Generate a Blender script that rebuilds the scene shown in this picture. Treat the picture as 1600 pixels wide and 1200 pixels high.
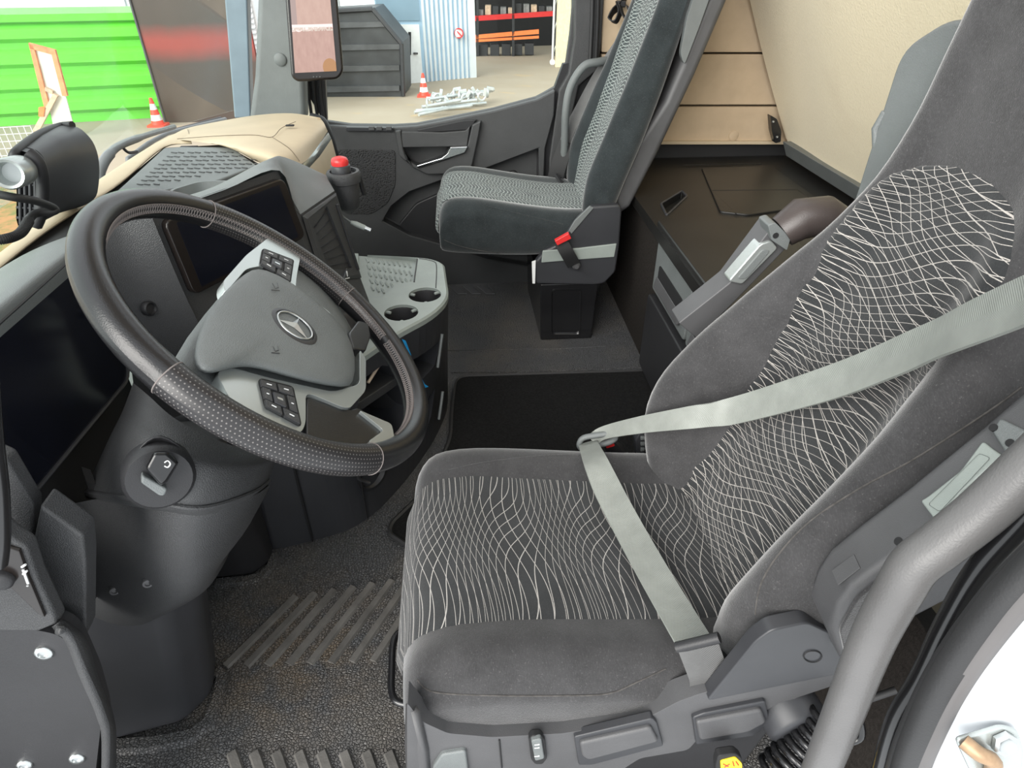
import bpy, bmesh, math, random
from mathutils import Vector as V, Matrix
random.seed(7)
for o in list(bpy.data.objects): bpy.data.objects.remove(o)
SC = bpy.context.scene
COL = SC.collection
# ------------------------------------------------------------------ camera
FPX = 1000.0                                   # focal length in pixels of a 1600x1200 frame
TH = math.atan(690/FPX); PS = math.atan(95/FPX*math.cos(TH)); CAM = V((0, 0, 1.2))
cd = bpy.data.cameras.new('camera'); cd.sensor_width = 36; cd.lens = 36*FPX/1600; cd.clip_start = .02; cd.clip_end = 300
co = bpy.data.objects.new('camera', cd); COL.objects.link(co)
co.location = CAM; co.rotation_euler = (math.pi/2-TH, 0, -PS); SC.camera = co
# ------------------------------------------------------------------ light
SUN_E = 4.0; SKY_E = 1.2
w = bpy.data.worlds.new('sky'); SC.world = w; w.use_nodes = True
bg = w.node_tree.nodes['Background']; bg.inputs[0].default_value = (.93, .97, 1.0, 1); bg.inputs[1].default_value = SKY_E
sl = bpy.data.lights.new('sun', 'SUN'); sl.energy = SUN_E; sl.angle = math.radians(50); sl.color = (1, .97, .92)
so = bpy.data.objects.new('sun', sl); COL.objects.link(so); so.rotation_euler = V((.55, .72, -.44)).to_track_quat('-Z', 'Y').to_euler()
so.location = (-2, -3, 6)
SC.view_settings.view_transform = 'Standard'; SC.view_settings.look = 'None'
SC.view_settings.exposure = .6; SC.view_settings.gamma = 1; SC.view_settings.use_curve_mapping = False
# ------------------------------------------------------------------ pixels to places
_R = V((math.cos(PS), -math.sin(PS), 0)); _H = V((math.sin(PS), math.cos(PS), 0))
_F = math.cos(TH)*_H + V((0, 0, -math.sin(TH))); _D = -math.sin(TH)*_H + V((0, 0, -math.cos(TH)))
def ray(x, y): return _F + _R*((x-800)/FPX) + _D*((y-600)/FPX)
def at(x, y, X=None, Y=None, Z=None):
    d = ray(x, y)
    t = X/d.x if X is not None else Y/d.y if Y is not None else (Z-CAM.z)/d.z
    return CAM + d*t
def onpl(x, y, p, n):
    d = ray(x, y); return CAM + d*((p-CAM).dot(n)/d.dot(n))
# ------------------------------------------------------------------ material graphs
class G:
    def __init__(s, name):
        s.m = bpy.data.materials.new(name); s.m.use_nodes = True; s.t = s.m.node_tree
        s.b = s.t.nodes['Principled BSDF']; s.out = s.t.nodes['Material Output']
    def n(s, ty, **kw):
        nd = s.t.nodes.new(ty)
        for k, v in kw.items(): setattr(nd, k, v)
        return nd
    def put(s, sock, v):
        if isinstance(v, (int, float)): sock.default_value = v
        elif isinstance(v, (tuple, list)): sock.default_value = tuple(v) if len(v) == len(sock.default_value) else tuple(v)+(1,)
        else: s.t.links.new(v, sock)
    def ma(s, op, a, b=0., c=0.):
        nd = s.n('ShaderNodeMath', operation=op); s.put(nd.inputs[0], a); s.put(nd.inputs[1], b); s.put(nd.inputs[2], c); return nd.outputs[0]
    def add(s, a, b): return s.ma('ADD', a, b)
    def mul(s, a, b): return s.ma('MULTIPLY', a, b)
    def mix(s, f, a, b):
        nd = s.n('ShaderNodeMix', data_type='RGBA'); s.put(nd.inputs[0], f); s.put(nd.inputs[6], a); s.put(nd.inputs[7], b); return nd.outputs[2]
    def coord(s, k='Object'): return s.n('ShaderNodeTexCoord').outputs[k]
    def xyz(s, v):
        nd = s.n('ShaderNodeSeparateXYZ'); s.t.links.new(v, nd.inputs[0]); return nd.outputs
    def noise(s, v, sc, det=3, rough=.55):
        nd = s.n('ShaderNodeTexNoise'); s.put(nd.inputs['Vector'], v); nd.inputs['Scale'].default_value = sc; nd.inputs['Detail'].default_value = det
        nd.inputs['Roughness'].default_value = rough; return nd.outputs[0]
    def voro(s, v, sc, feat='F1'):
        nd = s.n('ShaderNodeTexVoronoi', feature=feat); s.put(nd.inputs['Vector'], v); nd.inputs['Scale'].default_value = sc; return nd.outputs[0]
    def ramp(s, f, a, b):
        nd = s.n('ShaderNodeMapRange'); nd.clamp = True; s.put(nd.inputs[0], f); nd.inputs[1].default_value = a; nd.inputs[2].default_value = b; return nd.outputs[0]
    def bump(s, h, st=.3, dist=.002):
        nd = s.n('ShaderNodeBump'); s.put(nd.inputs['Height'], h); nd.inputs['Strength'].default_value = st; nd.inputs['Distance'].default_value = dist
        s.t.links.new(nd.outputs[0], s.b.inputs['Normal'])
    def set(s, **kw):
        for k, v in kw.items(): s.put(s.b.inputs[k.replace('_', ' ')], v)
        return s.m
def pm(name, c, rough=.5, metal=0., grain=None, gst=.25, var=.12, vs=9., spec=.5, coat=0.):
    g = G(name); v = g.coord()
    f = g.ramp(g.noise(v, vs, 4), .3, .7)
    g.set(Base_Color=g.mix(f, tuple(x*(1-var) for x in c), tuple(min(1, x*(1+var)) for x in c)), Roughness=rough, Metallic=metal)
    g.b.inputs['Specular IOR Level'].default_value = spec; g.b.inputs['Coat Weight'].default_value = coat
    if grain and grain < 500 and 'plastic' in name: g.bump(g.ramp(g.voro(v, grain, 'DISTANCE_TO_EDGE'), 0, .25), gst, .001)
    elif grain: g.bump(g.noise(v, grain, 2), gst, .001)
    return g.m
def emis(name, c, st=1.):
    g = G(name); g.set(Base_Color=(0, 0, 0), Emission_Color=c, Emission_Strength=st); return g.m
M = {}
M['plastic'] = pm('charcoal grained plastic', (.044, .045, .047), .46, grain=430, gst=.4)
M['plastic_d'] = pm('black grained plastic', (.018, .018, .02), .5, grain=700, gst=.3)
M['plastic_s'] = pm('smooth dark plastic', (.032, .033, .037), .42, grain=1500, gst=.12)
M['plastic_g'] = pm('mid grey grained plastic', (.135, .147, .147), .46, grain=480, gst=.3)
M['plastic_l'] = pm('light grey green plastic', (.25, .28, .262), .42, grain=800, gst=.2)
M['seatgrey'] = pm('seat shell grey plastic', (.068, .068, .071), .5, grain=900, gst=.3)
M['gloss'] = pm('gloss black metal', (.01, .01, .011), .2, grain=None, spec=.6)
M['black'] = pm('flat black', (.008, .008, .009), .7)
M['rubber'] = pm('rubber seal', (.02, .02, .021), .55, grain=500, gst=.2)
M['beige'] = pm('beige soft plastic', (.50, .41, .285), .6, grain=900, gst=.2, var=.05)
M['cream'] = None
M['silver'] = pm('satin silver', (.55, .57, .57), .3, 1., var=.05)
M['silverp'] = pm('silver painted plastic', (.42, .45, .44), .24, .6, grain=1200, gst=.08, var=.05)
M['chrome'] = pm('chrome', (.75, .76, .78), .12, 1., var=.03)
M['screen'] = pm('black display glass', (.006, .007, .012), .14, spec=.5, var=.2)
M['screenb'] = pm('black display bezel', (.014, .011, .010), .2, spec=.5, var=.1)
M['leather'] = pm('black leather', (.010, .010, .011), .26, grain=700, gst=.25, spec=.5)
M['red'] = pm('red plastic', (.62, .03, .03), .35, var=.08)
M['white'] = pm('white plastic', (.75, .76, .76), .45, var=.05)
M['blue'] = pm('blue card', (.02, .32, .72), .5, var=.05)
M['yellow'] = pm('yellow tag plastic', (.85, .62, .02), .4, var=.06)
M['thread'] = pm('pale thread', (.17, .148, .14), .7, var=.1)
M['orange'] = pm('orange plastic', (.9, .22, .06), .5, var=.08)
M['paint'] = pm('white body paint', (.5, .525, .55), .25, coat=.5, var=.02)
def velour(name, c):
    g = G(name); v = g.coord()
    f = g.noise(v, 14, 5, .65); sp = g.ramp(g.noise(v, 420, 2), .62, .8)
    mp = g.n('ShaderNodeMapping'); mp.inputs['Scale'].default_value = (900, 160, 300); g.t.links.new(v, mp.inputs[0])
    st = g.noise(mp.outputs[0], 1, 2)
    col = g.mix(g.ramp(f, .3, .75), tuple(x*.75 for x in c), tuple(x*1.35 for x in c))
    col = g.mix(g.mul(sp, .35), col, (.2, .19, .19)); col = g.mix(g.mul(g.ramp(st, .45, .7), .22), col, tuple(x*2.2 for x in c))
    g.set(Base_Color=col, Roughness=.95, Sheen_Weight=.55, Sheen_Roughness=.4); g.b.inputs['Specular IOR Level'].default_value = .15
    g.bump(g.noise(v, 700, 2), .4, .0015); return g.m
M['velour'] = velour('dark grey velour', (.041, .0405, .042))
M['velour_p'] = velour('dark green grey velour', (.022, .027, .029))
def pattern(name, base, line, p, lw, fams):
    # woven cloth with pale threads: uv is in metres, u along the seat, v across it
    g = G(name); uv = g.xyz(g.coord('UV')); u, v = uv[0], uv[1]; mask = None
    for (s, A, lam, ph, A2, lam2) in fams:
        L = g.add(u, g.mul(v, s))
        L = g.add(L, g.mul(g.ma('SINE', g.add(g.mul(v, 6.2832/lam), ph)), A))
        L = g.add(L, g.mul(g.ma('SINE', g.add(g.mul(u, 6.2832/lam2), g.add(g.mul(v, 9.), ph*2))), A2))
        fr = g.ma('ABSOLUTE', g.add(g.ma('FRACT', g.mul(L, 1/p)), -.5))
        m = g.ma('LESS_THAN', fr, lw)
        mask = m if mask is None else g.ma('MAXIMUM', mask, m)
    o = g.coord(); f = g.noise(o, 12, 4); sp = g.ramp(g.noise(o, 500, 2), .45, .75)
    bc = g.mix(g.ramp(f, .3, .75), tuple(x*.75 for x in base), tuple(x*1.3 for x in base))
    bc = g.mix(g.mul(sp, .25), bc, tuple(x*2.5 for x in base))
    mask = g.mul(mask, g.ramp(g.noise(o, 700, 2), .1, .45))
    g.set(Base_Color=g.mix(mask, bc, line), Roughness=.9, Sheen_Weight=.2); g.b.inputs['Specular IOR Level'].default_value = .2
    g.bump(g.add(g.mul(mask, .8), g.noise(o, 900, 2)), .5, .0012); return g.m
M['patt'] = pattern('woven seat cloth', (.022, .0235, .025), (.40, .375, .35), .0148, .028,
    [(.34, .013, .27, 0., .012, .21), (-.30, .012, .23, 1.7, .013, .17), (.05, .016, .33, 3.1, .014, .26)])
M['patt_c'] = pattern('woven cushion cloth', (.024, .0255, .027), (.40, .38, .36), .0135, .031,
    [(.20, .010, .31, .4, .010, .19), (-.18, .012, .26, 2.2, .011, .14)])
M['patt_p'] = pattern('woven passenger cloth', (.035, .045, .047), (.33, .37, .35), .012, .08,
    [(.22, .010, .12, 0., .004, .2), (-.2, .010, .1, 1.3, .004, .17)])
def perforated():
    g = G('perforated leather'); uv = g.xyz(g.coord('UV')); p = .0042
    a = g.mul(uv[0], 1/p); row = g.mul(uv[1], 1/p)
    odd = g.ma('MULTIPLY', g.ma('MODULO', g.ma('FLOOR', row), 2.), .5)
    x = g.add(g.ma('FRACT', g.add(a, odd)), -.5); y = g.add(g.ma('FRACT', row), -.5)
    d = g.ma('SQRT', g.add(g.mul(x, x), g.mul(y, y))); dot = g.ma('LESS_THAN', d, .17)
    g.set(Base_Color=g.mix(dot, (.016, .015, .016), (.13, .122, .118)), Roughness=.34)
    g.bump(g.add(g.mul(dot, -1.), g.mul(g.noise(g.coord(), 900, 2), .3)), .35, .0008); return g.m
M['perf'] = perforated()
def webbing(name, c):
    g = G(name); uv = g.xyz(g.coord('UV'))
    wv = g.add(g.mul(g.ma('SINE', g.mul(g.add(uv[1], g.mul(g.ma('ABSOLUTE', uv[0]), .6)), 6.2832/.0028)), .5), .5)
    f = g.noise(g.coord(), 30, 3)
    col = g.mix(f, tuple(x*.75 for x in c), tuple(x*1.25 for x in c)); col = g.mix(g.mul(wv, .35), col, tuple(x*.55 for x in c))
    g.set(Base_Color=col, Roughness=.55); g.bump(wv, .35, .0008); return g.m
M['belt'] = webbing('grey belt webbing', (.24, .255, .235))
M['belt_d'] = webbing('dark belt webbing', (.1, .1, .1))
def floor_mat():
    g = G('grained rubber floor'); v = g.coord()
    e = g.voro(v, 170, 'DISTANCE_TO_EDGE'); h = g.ramp(e, .0, .18)
    dirt = g.ramp(g.noise(v, 4.5, 5, .6), .42, .72); fine = g.noise(v, 60, 3)
    col = g.mix(dirt, (.088, .09, .095), (.15, .135, .117)); s3 = g.n('ShaderNodeVectorMath', operation='DISTANCE'); g.t.links.new(v, s3.inputs[0]); s3.inputs[1].default_value = (-.22, -.58, .06)
    stn = g.mul(g.ramp(s3.outputs['Value'], .24, .02), g.ramp(g.noise(v, 18, 4), .35, .65)); col = g.mix(g.mul(stn, .8), col, (.19, .135, .08))
    col = g.mix(g.mul(fine, .35), col, (.07, .07, .073)); col = g.mix(h, g.mix(.6, col, (.01, .01, .01)), col)
    g.set(Base_Color=col, Roughness=.5); g.bump(h, .8, .0025); return g.m
M['floor'] = floor_mat()
M['carpet'] = pm('black needle carpet', (.0115, .0115, .0115), 1., grain=450, gst=.9, var=.3, vs=160, spec=.1)
M['carpet2'] = pm('brown black carpet side', (.024, .021, .019), 1., grain=450, gst=.8, var=.3, vs=120, spec=.1)
M['bench'] = pm('dark brown black moulded plastic', (.013, .0127, .012), .36, grain=500, gst=.25, var=.2)
def cream():
    g = G('cream fleece fabric'); v = g.coord()
    st = g.ramp(g.noise(v, 3.5, 4, .6), .58, .85); fz = g.noise(v, 160, 4, .6)
    c = g.mix(fz, (.76, .65, .44), (.86, .76, .54)); c = g.mix(g.mul(st, .3), c, (.55, .42, .26))
    g.set(Base_Color=c, Roughness=.95, Sheen_Weight=.3); g.b.inputs['Specular IOR Level'].default_value = .1
    g.bump(fz, .5, .003); return g.m
M['cream'] = cream()
M['tan'] = pm('tan lining fabric', (.50, .39, .27), .9, grain=700, gst=.3, var=.06, vs=14, spec=.1)
def glass(name, tint=(.95, .98, .96), k=.045):
    g = G(name); t = g.n('ShaderNodeBsdfTransparent'); t.inputs[0].default_value = tint+(1,)
    gl = g.n('ShaderNodeBsdfGlossy'); gl.inputs['Roughness'].default_value = .02
    lw = g.n('ShaderNodeLayerWeight'); lw.inputs[0].default_value = .25
    mx = g.n('ShaderNodeMixShader'); g.t.links.new(g.mul(lw.outputs['Fresnel'], k*4), mx.inputs[0]); g.t.links.new(t.outputs[0], mx.inputs[1]); g.t.links.new(gl.outputs[0], mx.inputs[2])
    g.t.links.new(mx.outputs[0], g.out.inputs[0]); return g.m
M['glass'] = glass('window glass')
# ------------------------------------------------------------------ mesh helpers
class MB:
    def __init__(s): s.v = []; s.f = []; s.uv = None
    def poly(s, pts): 
        b = len(s.v); s.v += [V(p) for p in pts]; s.f.append(tuple(range(b, b+len(pts)))); return s
    def grid(s, rows, closed=False, capa=False, capb=False, flip=False, uvs=None):
        b = len(s.v); m = len(rows[0])
        for r in rows: s.v += [V(p) for p in r]
        if uvs is not None:
            if s.uv is None: s.uv = {}
            k = b
            for r in uvs:
                for q in r: s.uv[k] = q; k += 1
        for i in range(len(rows)-1):
            for j in range(m if closed else m-1):
                q = (b+i*m+j, b+i*m+(j+1) % m, b+(i+1)*m+(j+1) % m, b+(i+1)*m+j)
                s.f.append(q[::-1] if flip else q)
        if capa: s.f.append(tuple(b+j for j in range(m))[::-1])
        if capb: s.f.append(tuple(b+(len(rows)-1)*m+j for j in range(m)))
        return s
    def prism(s, pts, d):
        # pts: planar outline, d: extrusion vector
        pts = [V(p) for p in pts]; d = V(d); nrm = V((0, 0, 0))
        for i in range(len(pts)): nrm += pts[i].cross(pts[(i+1) % len(pts)])
        if nrm.dot(d) < 0: pts = pts[::-1]
        s.grid([pts, [p+d for p in pts]], True, True, True); return s
    def loft(s, a, b):
        s.grid([a, b], True, True, True); return s
    def box(s, c, sz, R=None):
        c = V(c); h = [x/2 for x in sz]; P = []
        for x, y, z in ((-1,-1,-1),(1,-1,-1),(1,1,-1),(-1,1,-1),(-1,-1,1),(1,-1,1),(1,1,1),(-1,1,1)):
            p = V((x*h[0], y*h[1], z*h[2])); P.append(c+(R@p if R else p))
        b = len(s.v); s.v += P
        for f in ((3,2,1,0),(4,5,6,7),(0,1,5,4),(1,2,6,5),(2,3,7,6),(3,0,4,7)): s.f.append(tuple(b+i for i in f))
        return s
    def tube(s, path, r, seg=10, closed=False, caps=True, up=None, sq=1.):
        path = [V(p) for p in path]; n = len(path); rows = []
        rr = r if isinstance(r, (list, tuple)) else [r]*n
        prev = None
        for i in range(n):
            if closed: t = path[(i+1) % n]-path[i-1]
            else: t = path[min(i+1, n-1)]-path[max(i-1, 0)]
            t.normalize()
            if prev is None:
                a = V(up) if up else (V((0, 0, 1)) if abs(t.z) < .9 else V((1, 0, 0)))
            else: a = prev
            x = (a-t*a.dot(t)).normalized(); y = t.cross(x); prev = x
            rows.append([path[i]+x*math.cos(k*2*math.pi/seg)*rr[i]*sq+y*math.sin(k*2*math.pi/seg)*rr[i] for k in range(seg)])
        if closed: rows.append(rows[0])
        s.grid(rows, True, caps and not closed, caps and not closed); return s
    def ribbon(s, path, wid, side, th=.0018):
        # strap: path points, half width vector per point (side), thickness along the normal
        path = [V(p) for p in path]; n = len(path); rows = []; uvs = []; L = 0
        for i in range(n):
            t = (path[min(i+1, n-1)]-path[max(i-1, 0)]).normalized(); sd = V(side[i] if isinstance(side, list) else side)
            sd = (sd-t*sd.dot(t)).normalized(); nn = t.cross(sd).normalized()*th; w_ = wid[i] if isinstance(wid, list) else wid
            if i: L += (path[i]-path[i-1]).length
            k = 4; top = [path[i]+sd*w_*(-1+2*j/k)+nn for j in range(k+1)]; bot = [path[i]+sd*w_*(1-2*j/k)-nn for j in range(k+1)]
            rows.append(top+bot); u = [w_*(-1+2*j/k) for j in range(k+1)]; uvs.append([(q, L) for q in u]+[(q, L) for q in u[::-1]])
        s.grid(rows, True, True, True, uvs=uvs); return s
    def lathe(s, o, ax, prof, seg=24, ang0=0):
        o = V(o); ax = V(ax).normalized(); a = V((0, 0, 1)) if abs(ax.z) < .9 else V((1, 0, 0)); x = (a-ax*a.dot(ax)).normalized(); y = ax.cross(x)
        rows = [[o+ax*h+(x*math.cos(ang0+k*2*math.pi/seg)+y*math.sin(ang0+k*2*math.pi/seg))*max(r, 1e-5) for k in range(seg)] for r, h in prof]
        s.grid(rows, True, True, True); return s
    def ball(s, o, r, sc=(1, 1, 1), seg=12):
        o = V(o); rows = []
        for i in range(seg//2+1):
            p = -math.pi/2+math.pi*i/(seg//2)
            rows.append([o+V((math.cos(p)*math.cos(q*2*math.pi/seg)*r*sc[0]+1e-6*q, math.cos(p)*math.sin(q*2*math.pi/seg)*r*sc[1], math.sin(p)*r*sc[2])) for q in range(seg)])
        s.grid(rows, True); return s
    def mesh(s, name, off):
        me = bpy.data.meshes.new(name); me.from_pydata([p-off for p in s.v], [], s.f)
        if s.uv:
            l = me.uv_layers.new(name='uv')
            for lp in me.loops: l.data[lp.index].uv = s.uv.get(lp.vertex_index, (0, 0))
        bm = bmesh.new(); bm.from_mesh(me); bmesh.ops.recalc_face_normals(bm, faces=bm.faces[:]); bm.to_mesh(me); bm.free(); me.update(); return me
    def build(s, name, mat, parent=None, smooth=True, bevel=0., sub=0, solid=0., label=None, cat=None, group=None, kind=None, seg=2, ang=35):
        if parent is not None:
            off = ROOTLOC[parent.name]
        else:
            xs = [p.x for p in s.v]; ys = [p.y for p in s.v]; zs = [p.z for p in s.v]
            off = V(((min(xs)+max(xs))/2, (min(ys)+max(ys))/2, min(zs)))
        me = s.mesh(name, off); o = bpy.data.objects.new(name, me); COL.objects.link(o)
        ROOTLOC[o.name] = off
        if parent is not None: o.parent = parent
        else: o.location = off
        me.materials.append(M[mat] if isinstance(mat, str) else mat)
        if smooth: 
            for p in me.polygons: p.use_smooth = True
        if solid: md = o.modifiers.new('solid', 'SOLIDIFY'); md.thickness = solid; md.offset = -1
        if bevel: md = o.modifiers.new('bevel', 'BEVEL'); md.width = bevel; md.segments = seg; md.limit_method = 'ANGLE'; md.angle_limit = math.radians(ang); md.harden_normals = True
        if sub: md = o.modifiers.new('sub', 'SUBSURF'); md.levels = sub; md.render_levels = sub
        if smooth and not sub:
            try: me.set_sharp_from_angle(angle=math.radians(50))
            except Exception: pass
        tag(o, label, cat, group, kind); return o
ROOTLOC = {}
def hit(x, y, lift=.001, fall=None):
    # point where the line of sight through a pixel meets what is built so far
    bpy.context.view_layer.update(); d = ray(x, y).normalized()
    ok, p, n, i, o, m_ = SC.ray_cast(bpy.context.evaluated_depsgraph_get(), CAM, d)
    return p-d*lift if ok else fall
def tag(o, label=None, cat=None, group=None, kind=None):
    if label: o['label'] = label
    if cat: o['category'] = cat
    if group: o['group'] = group
    if kind: o['kind'] = kind
    return o
def thing(name, loc, label=None, cat=None, group=None, kind=None):
    o = bpy.data.objects.new(name, None); COL.objects.link(o); o.location = V(loc); o.empty_display_size = .05
    ROOTLOC[o.name] = V(loc); return tag(o, label, cat, group, kind)
def clone(o, dv, label=None, group=None, parent=None):
    # copy of a thing with its parts and sub-parts
    c = o.copy(); COL.objects.link(c); ROOTLOC[c.name] = ROOTLOC[o.name]+(V(dv) if parent is None else V((0, 0, 0)))
    if parent is None: c.location = o.location+V(dv)
    else: c.parent = parent
    if label: c['label'] = label
    if group: c['group'] = group
    for ch in [x for x in list(bpy.data.objects) if x.parent == o]: clone(ch, dv, None, None, c)
    return c
def piece(src, parent, mw):
    # one more piece sharing its mesh data; mw moves the source's geometry
    c = src.copy(); COL.objects.link(c); c.parent = parent; c.matrix_basis = mw; ROOTLOC[c.name] = ROOTLOC[src.name]; return c
def cut(o, mbs):
    # boolean cutters applied at once
    bpy.context.view_layer.update()
    cs = []
    for mb in mbs:
        me = mb.mesh('cutter', V((0, 0, 0))); c = bpy.data.objects.new('cutter', me); COL.objects.link(c); cs.append(c)
        md = o.modifiers.new('cut', 'BOOLEAN'); md.object = c; md.operation = 'DIFFERENCE'; md.solver = 'EXACT'
    bpy.context.view_layer.update()
    dg = bpy.context.evaluated_depsgraph_get(); me = bpy.data.meshes.new_from_object(o.evaluated_get(dg)); old = o.data
    o.modifiers.clear(); o.data = me
    for c in cs: bpy.data.objects.remove(c)
    return o
def cr(pts, n=8, closed=False):
    # Catmull-Rom through points
    P = [V(p) for p in pts]; out = []; m = len(P)
    for i in range(m if closed else m-1):
        a, b, c, d = (P[(i-1) % m], P[i], P[(i+1) % m], P[(i+2) % m]) if closed else (P[max(i-1, 0)], P[i], P[i+1], P[min(i+2, m-1)])
        for k in range(n):
            t = k/n; out.append(.5*((2*b)+(c-a)*t+(2*a-5*b+4*c-d)*t*t+(3*b-a-3*c+d)*t**3))
    if not closed: out.append(P[-1])
    return out
def SP(rows, nu=5, nv=5):
    # smooth surface through a net of points
    a = [cr(r, nv) for r in rows]; cols = [cr([r[j] for r in a], nu) for j in range(len(a[0]))]
    return MB().grid([[c[i] for c in cols] for i in range(len(cols[0]))])
def rnd(pts, r, n=5):
    # rounds the corners of a closed outline
    P = [V(p) for p in pts]; out = []; m = len(P)
    for i in range(m):
        rr = r[i] if isinstance(r, (list, tuple)) else r
        a, b, c = P[i-1], P[i], P[(i+1) % m]; d1 = a-b; d2 = c-b
        k = min(rr, d1.length*.48, d2.length*.48); p, q = b+d1.normalized()*k, b+d2.normalized()*k
        for j in range(n+1):
            t = j/n; out.append(p*(1-t)**2+b*2*t*(1-t)+q*t*t)
    return out
def PX(pts, **k): return [at(x, y, **k) for x, y in pts]
def PL(pts, p, n): return [onpl(x, y, p, n) for x, y in pts]
def lerp(a, b, t): return a+(b-a)*t
def interp(tab, x):
    if x <= tab[0][0]: return tab[0][1]
    for (a, p), (b, q) in zip(tab, tab[1:]):
        if x <= b: t = (x-a)/(b-a); t = t*t*(3-2*t) if len(tab) > 9 else t; return p+(q-p)*t
    return tab[-1][1]
def screw(p, n, r, parent, mat='silver', name='screw'):
    p = V(p); n = V(n).normalized()
    o = MB().lathe(p-n*.004, n, [(r*1.0, 0), (r*1.0, .004), (r*.85, .0062), (r*.5, .0066), (r*.45, .0045), (0, .0045)], 14).build(name, mat, parent); return o
# ================================================================== the cab shell
fl = MB().box((-.16, 1.39, -.03), (1.72, 2.3, .06)).build('floor', 'floor', smooth=False, kind='structure', label='dark grained rubber floor of the truck cab', cat='floor')
M['ribm'] = pm('worn rubber rib', (.11, .105, .098), .5, grain=300, gst=.5, var=.3, vs=20)
# diagonal ribs moulded into the driver's floor, ends on one line
def strip_on_floor(pts, w, h, name, parent, mat='floor', kind=None):
    P = [at(x, y, Z=0) for x, y in pts]; rows = []
    for i, p in enumerate(P):
        t = (P[min(i+1, len(P)-1)]-P[max(i-1, 0)]); t.z = 0; t.normalize(); s = V((-t.y, t.x, 0))*w
        rows.append([p-s+V((0, 0, -.002)), p-s*.6+V((0, 0, h)), p+s*.6+V((0, 0, h)), p+s+V((0, 0, -.002))])
    return MB().grid(rows, True, True, True).build(name, mat, parent)
base = [(352+i*33, 1042-i*1.2) for i in range(11)]; top = [(462+i*30, 932-i*5) for i in range(11)]
for i in range(10):
    x0, y0 = base[i]; x1, y1 = top[i]
    t_ = 1 if i < 6 else 1.0-.12*(i-5)
    strip_on_floor([(x0, y0), (lerp(x0, x1, t_*.5), lerp(y0, y1, t_*.5)), (lerp(x0, x1, t_), lerp(y0, y1, t_))], .0105, .0048, 'rib', fl, 'ribm')
for i in range(9):
    x = 362+i*35
    strip_on_floor([(x, 1176), (x+4, 1186), (x+12, 1210), (x+20, 1240)], .0115, .0045, 'rib', fl, 'ribm')
strip_on_floor([(172, 1168), (240, 1164), (300, 1152), (328, 1130), (342, 1095), (349, 1060), (338, 1050)], .016, .012, 'kick_box_lip', fl)
strip_on_floor([(338, 912), (380, 909), (408, 903), (424, 886), (428, 868)], .013, .01, 'kick_box_lip', fl)
strip_on_floor([(705, 582), (800, 581), (930, 577), (1005, 574)], .006, .004, 'floor_ridge', fl)
strip_on_floor([(700, 548), (780, 546), (870, 545), (945, 541)], .004, .003, 'floor_ridge', fl)
for x in (702, 724, 746): 
    MB().prism([p+V((0, 0, .001)) for p in PX([(x, 449), (x+12, 449), (x+28, 461), (x+14, 461)], Z=0)], (0, 0, .006)).build('threshold_bar', 'seatgrey', fl, bevel=.002)
# carpet mat
mat_px = [(712, 592), (1040, 582), (1200, 700), (1000, 900), (660, 870), (608, 838), (612, 822), (668, 768), (704, 690), (706, 640)]
mo = PX(mat_px, Z=0); mo = [V((p.x, p.y, .002)) for p in mo]
mo[2] = V((.50, 1.35, .002)); mo[3] = V((.36, 1.02, .002)); mo[4] = V((-.10, 1.0, .002))
mo = rnd(mo, .05, 6)
car = thing('floor_mat', (.1, 1.35, .0), 'black carpet floor mat lying between the two seats', 'mat')
MB().prism(mo, (0, 0, .008)).build('carpet', 'carpet', car, bevel=.002)
MB().tube([p+V((0, 0, .007)) for p in mo], .0065, 6, closed=True).build('edging', 'rubber', car)
# unseen ceiling and hatch opening above the frame, added to shape the light
HX0, HX1, HY0, HY1 = -.05, .7, .95, 1.95
cl = thing('ceiling', (.2, 1.4, 1.95), 'unseen tan cab ceiling with a roof hatch, added to shape the light', 'ceiling', kind='structure')
for x0, x1, y0, y1 in ((-.6, HX0, .3, 2.56), (HX1, 1.45, .3, 2.56), (HX0, HX1, .3, HY0), (HX0, HX1, HY1, 2.56)): MB().box(((x0+x1)/2, (y0+y1)/2, 1.97), (x1-x0, y1-y0, .04)).build('added_roof', 'tan', cl, smooth=False)
# ---- left hand kick boxes behind the pedals
def leaning(name, bot, top_, z, mat, label, bevel=.02):
    o = MB().loft([V((x, y, 0)) for x, y in bot], [V((x, y, z)) for x, y in top_]).build(name, mat, bevel=bevel, kind='structure', label=label, cat='panel', seg=4); return o
leaning('trim_1', [(-.98, .60), (-.7, .637), (-.56, .667), (-.523, .72), (-.54, .80), (-.98, .82)], [(-.95, .66), (-.62, .665), (-.50, .68), (-.462, .73), (-.47, .80), (-.95, .82)], .36, 'plastic_s', 'dark plastic footwell box under the steering column')
leaning('trim_2', [(-.98, .97), (-.6, 1.0), (-.515, 1.005), (-.487, 1.04), (-.485, 1.08), (-.98, 1.08)], [(-.98, .87), (-.6, .88), (-.50, .89), (-.47, .91), (-.47, 1.06), (-.98, 1.06)], .42, 'plastic_d', 'narrow dark footwell box beside the centre console')
MB().box((-1.0, 1.39, .29), (.06, 2.3, .58)).build('wall_front', 'black', smooth=False, kind='structure', label='dark front bulkhead behind the dashboard', cat='wall')
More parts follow.
